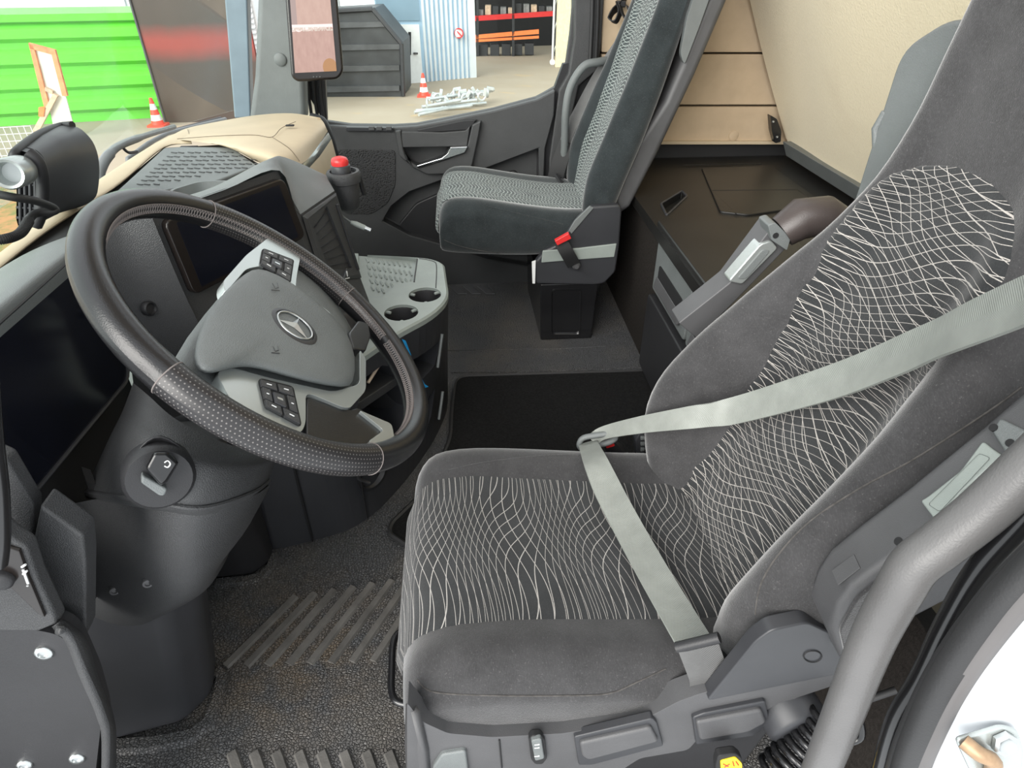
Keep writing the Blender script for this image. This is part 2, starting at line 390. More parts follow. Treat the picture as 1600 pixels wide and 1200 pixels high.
# ---- right (far) side: door
YD = 2.5
door = thing('door_1', (.0, YD, 0), 'dark grey passenger door with chrome pull and window above the sill', 'door', kind='structure')
pan = [(500, 196), (548, 199), (616, 200), (650, 198), (697, 189), (771, 174), (839, 156), (868, 141), (866, 180), (852, 232), (849, 304), (849, 470), (500, 470)]
dp = MB().prism(PX(pan, Y=YD), (0, .07, 0)).build('door_panel', 'plastic', door, smooth=False)
cut(dp, [MB().prism([p-V((0, .01, 0)) for p in PX([(598, 346), (612, 322), (640, 300), (690, 282), (760, 263), (842, 232), (844, 420), (760, 405), (690, 382), (640, 368)], Y=YD)], (0, .06, 0)),
         MB().prism([p-V((0, .01, 0)) for p in PX([(629, 231), (703, 229), (694, 246), (655, 259), (642, 255), (634, 246)], Y=YD)], (0, .055, 0))])
dp.modifiers.new('b', 'BEVEL').width = .004; dp.modifiers['b'].limit_method = 'ANGLE'
MB().prism(rnd(PX([(622, 352), (650, 318), (700, 296), (805, 266), (812, 275), (815, 400), (700, 382), (650, 376)], Y=YD+.035), .02), (0, .02, 0)).build('pocket_panel', 'plastic_d', door, bevel=.006)
# raised armrest bezel, split in rails so that the recess stays open
bz = MB().prism(PX([(617, 205), (626, 204), (630, 232), (636, 250), (656, 262), (700, 249), (730, 230), (738, 195), (752, 189), (748, 212), (738, 258), (728, 271), (668, 273), (645, 262), (624, 244)], Y=YD-.022), (0, .022, 0)).build('armrest_bezel', 'plastic', door, bevel=.005)
MB().prism(PX([(627, 206), (655, 206), (690, 207), (728, 204), (735, 196), (730, 229), (627, 231)], Y=YD-.018), (0, .02, 0)).build('armrest_flap', 'plastic', door, bevel=.004)
MB().prism(PX([(652, 203), (725, 188), (745, 187), (733, 203), (690, 206), (655, 207)], Y=YD-.012), (0, .012, 0)).build('pull_recess', 'plastic_d', door, bevel=.003)
hn = MB().prism(PX([(704, 230), (731, 229), (726, 239), (690, 251), (652, 263), (651, 259), (690, 247), (699, 240)], Y=YD-.035), (0, .014, 0)).build('door_handle', 'chrome', door, bevel=.003)
def speaker_mat():
    g = G('speaker mesh'); v = g.coord(); d = g.voro(v, 150); h = g.ramp(d, .25, .45)
    g.set(Base_Color=g.mix(h, (.006, .006, .006), (.03, .03, .032)), Roughness=.5); g.bump(h, .6, .002); return g.m
MB().prism(rnd(PX([(524, 234), (618, 234), (618, 288), (606, 318), (580, 335), (540, 335), (524, 315)], Y=YD-.003), .02), (0, .01, 0)).build('speaker_grille', speaker_mat(), door, bevel=.002)
sw = MB().prism(PX([(541, 199), (614, 200), (614, 206), (541, 205)], Y=YD-.012), (0, .02, 0)).build('switch_plate', 'plastic_s', door, bevel=.002)
for x in (576, 588, 603): MB().prism(PX([(x, 198), (x+9, 198), (x+9, 204), (x, 204)], Y=YD-.018), (0, .01, 0)).build('window_switch', 'seatgrey', sw, bevel=.002)
MB().tube(cr(PX([(744, 190), (741, 215), (733, 258), (722, 272)], Y=YD-.004), 6), .002, 6).build('panel_seam', 'black', door)
# window frame and pane
fr_in = [(507, 189), (548, 195), (616, 196), (650, 194), (697, 185), (771, 170), (839, 152), (869, 135), (883, 108), (891, 51), (897, -20), (905, -130)]
fr_out = [(500, 200), (548, 203), (616, 204), (650, 202), (697, 193), (771, 179), (842, 163), (884, 147), (897, 112), (906, 51), (912, -20), (922, -130)]
MB().prism(PX(fr_in+fr_out[::-1], Y=YD+.035), (0, .03, 0)).build('window_frame', 'plastic', door, smooth=False, bevel=.004)
MB().prism(PX([(452, 60), (470, 130), (505, 190), (511, 190), (508, 120), (500, 0), (494, -130), (470, -130)], Y=YD+.03), (0, .03, 0)).build('quarter_frame', 'rubber', door, bevel=.005)
for q in (0, 9, 18): MB().tube(PX([(480+q, 120), (483+q, 155), (488+q, 188)], Y=YD+.025), .006, 8).build('seal_lip', 'rubber', door)
MB().prism(PX([(500, 202), (650, 204), (771, 180), (869, 145), (891, 60), (905, -130), (430, -130), (440, 190)], Y=YD+.055), (0, .004, 0)).build('window_pane', 'glass', door, smooth=False)
# B pillar trim with the seal
bp = MB().prism(PX([(899, -130), (920, -130), (952, -130), (940, 70), (934, 110), (905, 135), (880, 250), (868, 420), (856, 420), (858, 250), (873, 142), (888, 115), (897, 60)], Y=YD+.01), (0, .08, 0)).build('trim_3', 'plastic', bevel=.008, kind='structure', label='grey pillar trim behind the passenger door window', cat='trim')
MB().tube(PX([(927, -60), (925, 30), (922, 95)], Y=YD), .007, 8).build('pillar_seal', 'rubber', bp)
MB().tube(PX([(936, -60), (934, 30), (931, 95)], Y=YD-.005), .007, 8).build('pillar_seal', 'black', bp)
MB().prism(PX([(880, 100), (945, 90), (950, 430), (835, 430), (840, 240), (862, 150)], Y=YD+.03), (0, .03, 0)).build('lower_cover', 'plastic_d', bp, smooth=False)
gh = thing('grab_handle', at(885, 255, Y=YD-.04), 'black bent grab rail on the pillar behind the passenger door', 'handle')
MB().tube(cr([at(878, 285, Y=YD-.03), at(882, 230, Y=YD-.06), at(884, 175, Y=YD-.07), at(892, 135, Y=YD-.07), at(912, 104, Y=YD-.07), at(935, 97, Y=YD-.06), at(965, 93, Y=YD-.02)], 6), .014, 12).build('rail', 'plastic_g', gh)
# ---- right side wall behind the pillar: three tan panels and a shelf edge
wr = thing('wall_right', (.9, 2.53, .5), 'tan fabric lined side wall beside the bunk', 'wall', kind='structure')
for (a, b) in ((-130, 82), (85, 164), (167, 221)):
    MB().prism(PX([(940, a), (1300, a), (1300, b), (940, b)], Y=2.53), (0, .03, 0)).build('wall_panel', 'tan', wr, bevel=.004)
MB().prism(PX([(920, 221), (1300, 221), (1300, 226), (920, 226)], Y=2.515), (0, .02, 0)).build('wall_hem', 'beige', wr, bevel=.002)
MB().lathe(at(1146, 212, Y=2.53), (0, -1, 0), [(.019, 0), (.019, .003), (.015, .005), (0, .005)], 20).build('button_cap', 'tan', wr)
MB().prism(PX([(900, 226), (1300, 226), (1300, 300), (900, 300)], Y=2.55), (0, .03, 0)).build('wall_skirt', 'black', wr, smooth=False)
MB().box((.95, 2.585, .8), (.9, .03, .9)).build('wall_backing', 'black', wr, smooth=False)
st = thing('coat_strap', at(968, 30, Y=2.5), 'black looped strap hanging on the tan side wall', 'strap')
MB().ribbon(cr([at(985, -20, Y=2.52), at(972, 5, Y=2.50), at(958, 18, Y=2.47), at(953, 30, Y=2.46), at(962, 34, Y=2.44), at(968, 20, Y=2.45), at(966, 8, Y=2.49)], 6), .017, V((.5, .8, -.3))).build('loop', 'black', st)
MB().ribbon(cr([at(969, 8, Y=2.48), at(973, 22, Y=2.46), at(980, 31, Y=2.45), at(985, 24, Y=2.47), at(981, 10, Y=2.49)], 6), .015, V((.5, .8, -.2))).build('tail', 'black', st)
MB().box(at(970, 6, Y=2.5), (.03, .03, .02)).build('clip', 'plastic_d', st, bevel=.004)
MB().box((1.42, 1.39, .75), (.06, 2.3, 1.5)).build('wall_rear', 'tan', smooth=False, kind='structure', label='tan rear wall of the cab behind the tilted bunk', cat='wall')
# ---- bench with storage, bunk board tilted up above it
be = thing('storage_bench', (.95, 1.6, 0), 'black moulded storage bench under the tilted cream bunk', 'bench')
MB().prism([V((.60, .30, .0)), V((.60, .30, .47)), V((.60, 2.52, .47)), V((.60, 2.52, 0))][::1], (.02, 0, 0)).build('front_panel', 'carpet2', be, smooth=False)
top = MB().prism([V((.575, .30, .5)), V((1.37, .30, .5)), V((1.37, 2.53, .5)), V((.575, 2.53, .5))], (0, 0, -.035)).build('top', 'bench', be, smooth=False)
lid = lambda px: rnd(PX(px, Z=.506), .012)
MB().prism(lid([(1096, 262), (1205, 258), (1290, 318), (1170, 335), (1125, 330)]), (0, 0, -.008)).build('lid', 'bench', be, bevel=.003)
def ridge(px, z, r, name='ridge'): MB().tube(PX(px, Z=z), r, 6).build(name, 'bench', be)
ridge([(1068, 258), (1190, 256)], .505, .0022); ridge([(1113, 298), (1246, 297), (1300, 335)], .505, .0025); ridge([(1113, 298), (1152, 336)], .505, .0012); ridge([(1128, 346), (1250, 343)], .502, .0018)
hr = rnd(PX([(1033, 316), (1066, 296), (1074, 304), (1042, 334)], Z=.506), .012)
cut(top, [MB().prism([p+V((0, 0, .02)) for p in hr], (0, 0, -.05))])
MB().prism([p+V((0, 0, -.032)) for p in hr], (0, 0, -.003)).build('recess_floor', 'black', be)
MB().tube([p-V((0, 0, .005)) for p in hr], .004, 6, closed=True).build('lid_handle', 'plastic_s', be)
# cabinet with two fronts standing proud of the bench
cb = thing('drawer_cabinet', (.62, 1.6, 0), 'dark grey drawer cabinet with recessed pulls at the end of the bench', 'cabinet')
XC = .585
MB().prism([V((XC+.02, 1.25, 0)), V((XC+.02, 1.80, 0)), V((XC+.02, 1.80, .47)), V((XC+.02, 1.25, .47))], (.3, 0, 0)).build('carcass', 'plastic_d', cb, bevel=.006)
MB().prism([V((XC-.005, 1.22, .515)), V((XC-.005, 1.82, .515)), V((.93, 1.82, .515)), V((.93, 1.22, .515))], (0, 0, -.02)).build('worktop', 'bench', cb, bevel=.006)
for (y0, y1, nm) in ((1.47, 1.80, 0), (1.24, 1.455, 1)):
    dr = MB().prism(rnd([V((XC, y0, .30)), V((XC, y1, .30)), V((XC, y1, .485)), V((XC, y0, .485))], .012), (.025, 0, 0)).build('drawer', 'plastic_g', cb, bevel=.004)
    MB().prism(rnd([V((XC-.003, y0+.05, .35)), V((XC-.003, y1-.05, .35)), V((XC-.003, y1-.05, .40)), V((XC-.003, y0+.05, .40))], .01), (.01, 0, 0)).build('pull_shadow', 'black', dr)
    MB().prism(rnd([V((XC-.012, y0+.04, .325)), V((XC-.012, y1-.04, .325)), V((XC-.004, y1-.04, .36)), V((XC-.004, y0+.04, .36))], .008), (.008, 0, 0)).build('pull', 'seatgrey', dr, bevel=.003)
MB().prism(rnd([V((XC-.012, 1.24, .02)), V((XC-.012, 1.80, .02)), V((XC-.012, 1.80, .285)), V((XC-.012, 1.24, .285))], .02), (.03, 0, 0)).build('lower_front', 'plastic_d', cb, bevel=.006)
# tilted bunk
MB().box((1.355, 1.39, .56), (.03, 2.26, .12)).build('gap_shade', 'black', be, smooth=False)  # black strip painting the shade of the gap below the bunk
bk = thing('bunk_board', (1.2, 1.5, .53), 'cream fleece covered bunk board tilted up against the rear wall', 'bunk')
def bpl(y, s): return V((1.27-.52*s+(.12 if s < 0 else 0)*0, y, .54+s))
rows = []; 
for i in range(15):
    s = i/14*1.05
    rows.append([bpl(.4+(2.49-.4)*j/20, s)+V((-.010*math.sin(j*.9+s*3)*math.sin(s*4+j*.4), 0, 0)) for j in range(21)])
MB().grid(rows+[[p+V((.05, 0, .03)) for p in rows[-1]], [p+V((.06, 0, .03)) for p in rows[0]], rows[0]]).build('fabric_panel', 'cream', bk, sub=1)
MB().prism([V((1.255, .4, .52)), V((1.285, .4, .52)), V((1.265, .4, .575)), V((1.228, .4, .575))], (0, 2.05, 0)).build('rail', 'plastic_g', bk, bevel=.003)
hb = MB().prism(rnd(PX([(1204, 180), (1214, 186), (1221, 205), (1220, 222), (1211, 224), (1206, 205)], Y=2.44), .006), (0, .03, 0)).build('hinge_bracket', 'gloss', bk, bevel=.003)
screw(at(1208, 190, Y=2.44), (0, -1, 0), .005, hb, 'silver'); screw(at(1214, 214, Y=2.44), (0, -1, 0), .005, hb, 'silver')
# ---- A pillar on the far side
ap = thing('trim_4', at(420, 185, Y=2.42), 'grey windscreen pillar trim beside the mirror monitor', 'trim', kind='structure')
MB().prism(PX([(407, -130), (470, -130), (474, 60), (478, 190), (388, 190), (397, 120)], Y=2.4), (0, .07, 0)).build('pillar_cover', 'plastic_g', ap, bevel=.02, seg=4)
MB().lathe(at(438, 93, Y=2.4), (0, -1, 0), [(.02, -.002), (.02, .004), (.016, .007), (0, .007)], 20).build('cover_plug', 'plastic_g', ap)
MB().prism(PX([(340, -130), (382, -130), (392, 185), (366, 185)], Y=2.52), (0, .05, 0)).build('outer_pillar', pm('blue grey painted pillar', (.16, .21, .25), .4), ap, bevel=.006)
# windscreen
W0 = [V((-.98, .25, .70)), V((-1.03, .7, .70)), V((-1.06, 1.2, .70)), V((-1.06, 1.7, .70)), V((-1.02, 2.15, .70)), V((-.80, 2.57, .70))]
wsn = thing('window_1', (-.9, 1.4, .7), 'large curved windscreen of the truck cab', 'windscreen', kind='structure')
MB().grid([W0, [p+V((.10, 0, .8)) for p in W0]]).build('window_pane', 'glass', wsn, solid=.004)
MB().box((-1.16, 1.39, .41), (.2, 2.3, .14)).build('trim_8', 'plastic_d', bevel=.02, kind='structure', label='dark cowl below the windscreen outside', cat='trim')
for yo, (a, b, c) in enumerate((((152, 275), (200, 228), (335, 186)), ((215, 240), (275, 205), (372, 180)))):
    wp = thing('windscreen_wiper', at(*a, X=-1.13), ['grey wiper arm with bent root outside the windscreen', 'thin grey wiper arm lying low behind the beige dashboard'][yo], 'wiper')
    if yo == 0:
        MB().tube(cr([V((-1.13, at(156, 300, X=-1.13).y, .475)), at(156, 282, X=-1.13), at(160, 258, X=-1.13), at(172, 240, X=-1.13), at(188, 227, X=-1.13), at(230, 211, X=-1.13), at(272, 198, X=-1.13)], 6), [.016]*19+[.013]*10+[.010]*8, 8).build('arm', 'plastic_g', wp)
        MB().tube(cr([at(188, 226, X=-1.13), at(200, 238, X=-1.13), at(214, 237, X=-1.13)], 5), .005, 6).build('hose', 'rubber', wp)
    else:
        MB().tube([V((-1.17, at(190, 262, X=-1.17).y, .475)), at(200, 248, X=-1.17), at(232, 224, X=-1.17), at(262, 208, X=-1.17), at(352, 186, X=-1.17)], .009, 8).build('arm', 'plastic_g', wp)
        MB().tube([at(222, 233, X=-1.18), at(265, 205, X=-1.18), at(345, 184, X=-1.18)], .006, 8).build('blade', 'rubber', wp)
# ---- mirror monitor
mm = thing('mirror_monitor', at(490, 125, Y=2.25), 'tall black mirror camera monitor showing the yard, mounted on the pillar', 'monitor')
mp = at(487, 60, Y=2.25); mn = V((.16, -.97, .1)).normalized()
MB().prism(rnd(PL([(436, -130), (517, -130), (537, 112), (528, 124), (464, 128), (455, 120)], mp, mn), .014), -mn*.045).build('housing', 'screenb', mm, bevel=.008, seg=3)
def cam_screen():
    g = G('mirror camera picture'); uv = g.xyz(g.coord('UV')); x, y = uv[0], uv[1]; n1 = g.noise(g.coord('UV'), 8, 5)
    gr = g.mix(n1, (.30, .17, .14), (.46, .30, .25))
    low = g.mix(g.ma('LESS_THAN', g.add(g.add(y, g.mul(n1, .05)), g.mul(x, -.03)), .41), (.78, .60, .58), gr)
    hou = g.mul(g.ma('LESS_THAN', g.ma('ABSOLUTE', g.add(y, -.405)), .018), g.ramp(g.noise(g.coord('UV'), 30, 2), .42, .5))
    low = g.mix(hou, low, (.5, .42, .36))
    bush = g.ma('LESS_THAN', g.add(g.mul(g.add(x, -.85), g.add(x, -.85)), g.mul(g.mul(g.add(y, -.04), g.add(y, -.04)), 4)), .03)
    low = g.mix(bush, low, (.33, .16, .06))
    up = g.mix(g.ma('LESS_THAN', g.add(x, g.mul(y, .03)), .16), g.mix(n1, (.36, .22, .18), (.48, .33, .27)), (.30, .22, .20))
    c = g.mix(g.ma('GREATER_THAN', y, .45), low, up)
    g.set(Base_Color=(.01, .01, .01), Roughness=.2, Emission_Color=c, Emission_Strength=1.0); return g.m
mb = MB(); q = PL([(449, -60), (511, -60), (526, 111), (461, 114)], mp+mn*.003, mn)
mb.grid([[q[3], q[2]], [q[0], q[1]]], uvs=[[(0, 0), (1, 0)], [(0, 1), (1, 1)]]).build('screen', cam_screen(), mm, smooth=False)
for k in range(3): MB().ball(onpl(490+k*5, 120, mp+mn*.002, mn), .0018, seg=6).build('indicator', 'plastic_g', mm)
MB().tube([at(470, 60, Y=2.33), at(474, 60, Y=2.40)], .025, 10).build('bracket', 'plastic_d', mm)
# ================================================================== dashboard
M['seamb'] = pm('brown seam', (.12, .09, .06), .8)
db = thing('dashboard', (-.7, 1.3, .5), 'beige and grey truck dashboard with dark displays and vents', 'dashboard')
ex = lambda prof, y0, y1, n=8: [[V((x, lerp(y0, y1, j/n), z)) for j in range(n+1)] for x, z in prof]
SP(ex([(-.82, .735), (-.74, .775), (-.66, .815), (-.60, .838), (-.56, .848), (-.545, .842), (-.552, .80)], .25, .95, 3)).build('hood', 'plastic_g', db)
out = [(-60, 440), (40, 364), (120, 304), (216, 240), (262, 214), (292, 201)]; inn = [(-30, 445), (57, 374), (130, 324), (189, 286), (256, 231), (300, 224)]
SP([[at(x, y, Z=.735) for x, y in out], [at(x+1, y+2, Z=.752) for x, y in out], [at(lerp(a[0], b[0], .5), lerp(a[1], b[1], .5), Z=.757) for a, b in zip(out, inn)], [at(x, y, Z=.752) for x, y in inn], [at(x, y, Z=.735) for x, y in inn]]).build('windscreen_edge', 'beige', db)
MB().prism(PX([(-60, 470), (57, 374), (130, 324), (189, 286), (256, 231), (350, 226), (405, 256), (420, 300), (300, 330), (150, 400), (0, 480)], Z=.742), (0, 0, -.02)).build('underlay', 'plastic', db, smooth=False)
# passenger side top
fr = [(262, 216), (290, 201), (340, 190), (400, 180), (455, 177), (500, 184)]; mi = [(312, 222), (350, 213), (398, 211), (440, 212), (480, 202), (506, 192)]; re = [(362, 229), (400, 252), (440, 262), (473, 255), (494, 232), (512, 205)]
z = lambda L, zz: [at(x, y, Z=q) for (x, y), q in zip(L, zz)]
SP([z(fr, [.74]*6), z([(lerp(a[0], b[0], .5), lerp(a[1], b[1], .5)) for a, b in zip(fr, mi)], [.76, .765, .765, .765, .755, .73]), z(mi, [.765, .775, .778, .775, .76, .735]), z([(lerp(a[0], b[0], .5), lerp(a[1], b[1], .5)) for a, b in zip(mi, re)], [.765, .78, .785, .775, .76, .735]), z(re, [.752, .755, .752, .745, .735, .72])]).build('passenger_top', 'beige', db)
MB().tube(cr(z([(277, 217), (347, 212), (398, 211), (425, 214), (440, 200), (462, 190)], [.768, .777, .78, .781, .778, .766]), 6), .0008, 6).build('lid_seam', 'seamb', db)
MB().tube(cr(z([(425, 214), (452, 232), (468, 252)], [.783, .778, .755]), 6), .0008, 6).build('lid_seam', 'seamb', db)
MB().box(at(453, 196, Z=.775), (.024, .012, .004)).build('catch', 'black', db, bevel=.003)
XF = at(480, 262, Z=.735).x
MB().grid([[at(470, 256, Z=.742), at(493, 233, Z=.735), at(513, 207, Z=.72)], [at(476, 270, Z=.72), at(499, 245, Z=.71), at(518, 217, Z=.70)]]).build('silver_trim', 'silverp', db, solid=.012)
MB().grid([[at(476, 270, Z=.72), at(499, 245, Z=.71), at(518, 217, Z=.70)], [at(482, 290, X=XF), at(506, 280, X=XF+.01), at(527, 250, X=XF)], [at(488, 330, X=XF-.03), at(510, 330, X=XF-.02), at(530, 300, X=XF-.03)]]).build('glovebox_face', 'beige', db)
MB().tube(cr([at(486, 181, Y=2.38), at(502, 186, Y=2.37), at(511, 200, Y=2.36), at(519, 225, Y=2.36), at(526, 250, Y=2.36)], 5), .016, 8, sq=.6).build('end_cap', 'plastic_d', db)
for k in range(6): MB().box(at(504+k*3.2, 193+k*9, Y=2.335), (.012, .006, .016)).build('cap_slot', 'black', db)
# speaker panel with rows of slots
pz = .762
spk = [(190, 291), (256, 231), (285, 229), (362, 230), (402, 258), (330, 285), (262, 296), (192, 318), (120, 352)]
sp = MB().prism(PX(spk, Z=pz), (0, 0, -.012)).build('speaker_panel', 'plastic_g', db, bevel=.004)
slots = MB(); 
for c in range(7):
    for r in range(9+c % 2):
        for h in range(2 if c < 6 else 1):
            x = 268+c*26-r*2.0+h*9-c*c*.2; y = 238+r*6.2-c*.2
            if h: x += 2
            x0 = x-(y-238)*.75; 
            if y > 297-(x0-190)*.18 or (x0 < 150+(300-y)*1.3): continue
            p = at(x0, y, Z=pz+.0006); q = at(x0+8, y+1.2, Z=pz+.0006); d = (q-p); s_ = V((-d.y, d.x, 0)).normalized()*.0022
            slots.prism([p-s_, q-s_, q+s_, p+s_], (0, 0, .0012))
slots.build('speaker_slots', 'plastic', sp, smooth=False, kind='stuff')
# small ribbed tray before the touch screen
tr = rnd(PX([(262, 297), (312, 282), (372, 282), (399, 290), (384, 305), (330, 325), (280, 330)], Z=.80), .02)
MB().grid([[V((p.x, p.y, .765)) for p in tr], [V((p.x, p.y, .80)) for p in tr], [p+(sum(tr, V())/len(tr)-p)*.07 for p in tr], [V((p.x, p.y, .775))+(sum(tr, V())/len(tr)-p)*.12 for p in tr]], True, False, True).build('tray', 'plastic_g', db)
rb = MB()
for k in range(13):
    p = at(302+k*6.2, 296+k*.1, Z=.777); q = at(299+k*6.2, 316, Z=.777); rb.tube([p, q], .0016, 4)
rb.build('tray_ribs', 'plastic_l', db, kind='stuff')
# instrument display
XI = -.548
dis = [at(-70, 565, X=XI), at(103, 407, X=XI), at(203, 604, X=XI+.004), at(48, 777, X=XI+.004), at(28, 748, X=XI+.004), at(-40, 640, X=XI)]
dis[1] = V((XI, .915, .838)); dis[2] = V((XI, .905, .622))
MB().prism(rnd(dis, [.01, .02, .03, .02, .02, .02]), (-.03, 0, 0)).build('instrument_display', 'screen', db, bevel=.003)
MB().tube([p+V((.001, 0, .001)) for p in rnd(dis, [.01, .02, .03, .02, .02, .02])], .003, 6, closed=True).build('display_rim', 'plastic_s', db)
MB().grid([[V((XI-.02, y, zz)) for y in (.52, .65, .75, .93)] for zz in (.81, .6, .4)]).build('display_back', 'black', db)
svc = V((-.61, .70, .8365))
MB().tube([svc+V((math.cos(k*.2618)*.036, math.sin(k*.2618)*.036, -math.cos(k*.2618)*.036*-.27)) for k in range(24)], .0022, 6, closed=True).build('side_vent', 'plastic', db)
for k in range(6): MB().box(svc+V((0, -.025+k*.01, .0)), (.05-.008*abs(k-2.5), .0022, .002), Matrix.Rotation(-.27, 3, 'Y')).build('vent_slat', 'plastic', db)
# touch screen, angled to the driver, in the centre pod
TL, TR, BL = at(252, 345, Y=.97), at(440, 277, Y=1.19), at(300, 462, Y=.97)
tn = (TR-TL).cross(BL-TL).normalized(); tn = tn if tn.x > 0 else -tn
BR = onpl(475, 370, TL, tn)
ex_ = (TR-TL).normalized(); ey_ = (TL-BL).normalized()
scr = MB().prism(rnd([p+tn*.006 for p in (TL, TR, BR, BL)], .016), -tn*.02).build('touch_screen', 'screenb', db, bevel=.003)
MB().prism([p+tn*.0065+(sum((TL, TR, BR, BL), V())/4-p)*.14 for p in (TL, TR, BR, BL)], -tn*.002).build('screen_area', 'screen', scr, smooth=False)
pad = [[V((XI+.01, .915, .85)), V((-.505, .95, .862)), TL+ey_*.012-ex_*.012],
       [V((XI+.012, .912, .76)), V((-.50, .94, .775)), lerp(TL, BL, .45)-ex_*.012],
       [V((XI+.008, .908, .66)), V((-.495, .935, .66)), BL-ey_*.015-ex_*.01],
       [V((XI-.02, .905, .52)), V((-.50, .94, .52)), BL-ey_*.16]]
SP(pad).build('knee_panel', 'plastic', db)
MB().lathe(at(232, 482, X=-.497), (.9, -.4, .1), [(.0115, -.004), (.0115, .004), (.0095, .006), (.008, .002), (0, .002)], 18).build('start_button', 'plastic_d', db)
R0, R1, R2, R3, R4 = at(252, 322, Y=1.02), at(330, 299, Y=1.18), at(418, 252, Y=1.36), at(446, 246, Y=1.42), at(506, 276, Y=1.47)
vTL, vTR, vBR, vBL = at(470, 338, Y=1.225), at(523, 301, Y=1.40), at(563, 434, Y=1.40), at(502, 440, Y=1.225)
ridge_ = [R0, R1, R2, R3, R4]
f1 = [TL+ey_*.012-ex_*.012, lerp(TL, TR, .5)+ey_*.012, TR+ey_*.012, vTL+V((0, 0, .004)), vTR+V((0, 0, .004))]
mid_ = [lerp(a, b, .5)+V((0, 0, .006)) for a, b in zip(ridge_, f1)]
SP([[p+V((-.05, .03, -.08)) for p in ridge_], ridge_, mid_, f1]).build('pod_top', 'plastic_g', db)
f2 = [BL-ey_*.015-ex_*.01, lerp(BL, BR, .5)-ey_*.015, BR-ey_*.015, vBL, vBR]
f3 = [BL-ey_*.16, lerp(BL, BR, .5)-ey_*.16, BR-ey_*.17+V((0, .03, 0)), at(545, 560, Y=1.25), at(606, 548, Y=1.38)]
MB().grid([[p-tn*.006 for p in f1[:3]]+f1[3:], [p-tn*.006 for p in f2[:3]]+f2[3:], f3]).build('pod_face', 'plastic', db, smooth=False)
MB().grid([[vTR+V((0, 0, .004)), vBR, at(606, 548, Y=1.38), at(640, 640, Y=1.36)], [p+V((-.35, .06, 0)) for p in (vTR, vBR, at(606, 548, Y=1.38), at(640, 640, Y=1.36))]]).build('pod_side', 'plastic_d', db)
# centre air vent
vn = (vTR-vTL).cross(vBL-vTL).normalized(); vn = vn if vn.x > 0 else -vn
def vq(a, b, h=0.): return lerp(lerp(vTL, vTR, a), lerp(vBL, vBR, a), b)+vn*h
ve = thing('air_vent', vq(.5, 1), 'black slatted centre air vent in the grey pod', 'vent'); ve.parent = db; del ve['category'], ve['label']; ve.location = ROOTLOC[ve.name]-ROOTLOC['dashboard']
o_ = [(.0, .0), (1, .0), (1, 1), (.0, 1)]; i_ = [(.14, .2), (.62, .06), (.78, .86), (.2, .84)]
MB().grid([[vq(a, b, .003) for a, b in o_], [vq(a, b, .007) for a, b in [(.05, .06), (.93, .02), (.95, .96), (.06, .95)]], [vq(a, b, .006) for a, b in i_], [vq(a, b, -.03) for a, b in i_]], True).build('vent_frame', 'plastic', ve, smooth=False)
MB().poly([vq(a, b, -.012) for a, b in i_]).build('vent_well', 'black', ve, smooth=False)
for k in range(7):
    t = (k+.6)/7.2; a = lerp(.14, .2, t); b = lerp(.62, .78, t); y0 = lerp(.2, .84, t); y1 = lerp(.06, .86, t)
    p, q = vq(a, y0, .003), vq(b, y1, .003)
    MB().prism([p, q, q-vn*.008+V((0, 0, .002)), p-vn*.008+V((0, 0, .002))], V((0, 0, .002))).build('slat', 'plastic_s', ve, smooth=False)
for a in (.3, .46, .6): MB().tube([vq(a, .2, -.001), vq(a+.08, .82, -.001)], .0012, 6).build('vane', 'plastic_s', ve)
MB().prism([vq(.84, .1, .006), vq(.90, .1, .006), vq(.95, .9, .006), vq(.90, .9, .006)], vn*.004).build('vent_rail', 'plastic_s', ve, bevel=.002)
MB().box(vq(.5, .93, .006), (.012, .05, .008)).build('vent_slider', 'plastic_s', ve, bevel=.002)
MB().box(vq(.55, .925, .011), (.002, .004, .012)).build('slider_mark', 'white', ve)
MB().tube([vq(.40, 1.0, .007), vq(.62, .985, .007)], .0012, 6).build('temperature_mark', 'white', ve)
# lower switch panel glimpsed behind the wheel
for a, b in (((497, 455), (515, 475)), ((530, 455), (540, 470))): MB().tube([at(*a, Y=1.17), at(*b, Y=1.18)], .003, 6).build('switch_mark', 'silver', db)
MB().lathe(at(535, 515, Y=1.17), (.8, -.5, .3), [(.034, -.02), (.034, .008), (.028, .012), (.02, .012), (0, .012)], 24).build('control_knob', 'plastic_d', db)
# ------------------------------------------------------------------ black grille housing in front of the dashboard edge
fh = thing('blower_housing', at(90, 320, Y=1.25), 'black curved plastic housing with a slotted grille behind the beige dashboard edge', 'housing')
Yn, Yf = 1.12, 1.34
nl = PX([(22, 242), (42, 238), (58, 252), (66, 280), (64, 318), (58, 350), (28, 352), (26, 300)], Y=Yn)
fl_ = PX([(60, 208), (112, 197), (138, 213), (152, 245), (154, 285), (146, 312), (110, 325), (70, 300)], Y=Yf)
nl = cr(nl, 4, True); fl_ = cr(fl_, 4, True); mid2 = [lerp(a, b, .5)+V((0, 0, .004)) for a, b in zip(nl, fl_)]; fin = [lerp(p, sum(fl_, V())/len(fl_), .12)+V((0, .015, 0)) for p in fl_]
MB().grid([nl, mid2, fl_, fin], True, False, True).build('shell', 'plastic_s', fh)
MB().tube(cr([at(20, 248, Y=Yn-.01), at(26, 236, Y=Yn), at(60, 211, Y=1.23), at(92, 198, Y=Yf), at(113, 195, Y=Yf)], 5), .007, 8).build('top_flange', 'plastic_d', fh)
MB().tube(cr([at(44, 238, Y=Yn-.01), at(60, 254, Y=Yn-.01), at(67, 285, Y=Yn-.01), at(64, 330, Y=Yn-.01), at(56, 352, Y=Yn-.01)], 5), .010, 8).build('front_lip', 'plastic_d', fh)
MB().poly([p+V((0, .02, 0)) for p in nl]).build('grille_well', 'black', fh, smooth=False)
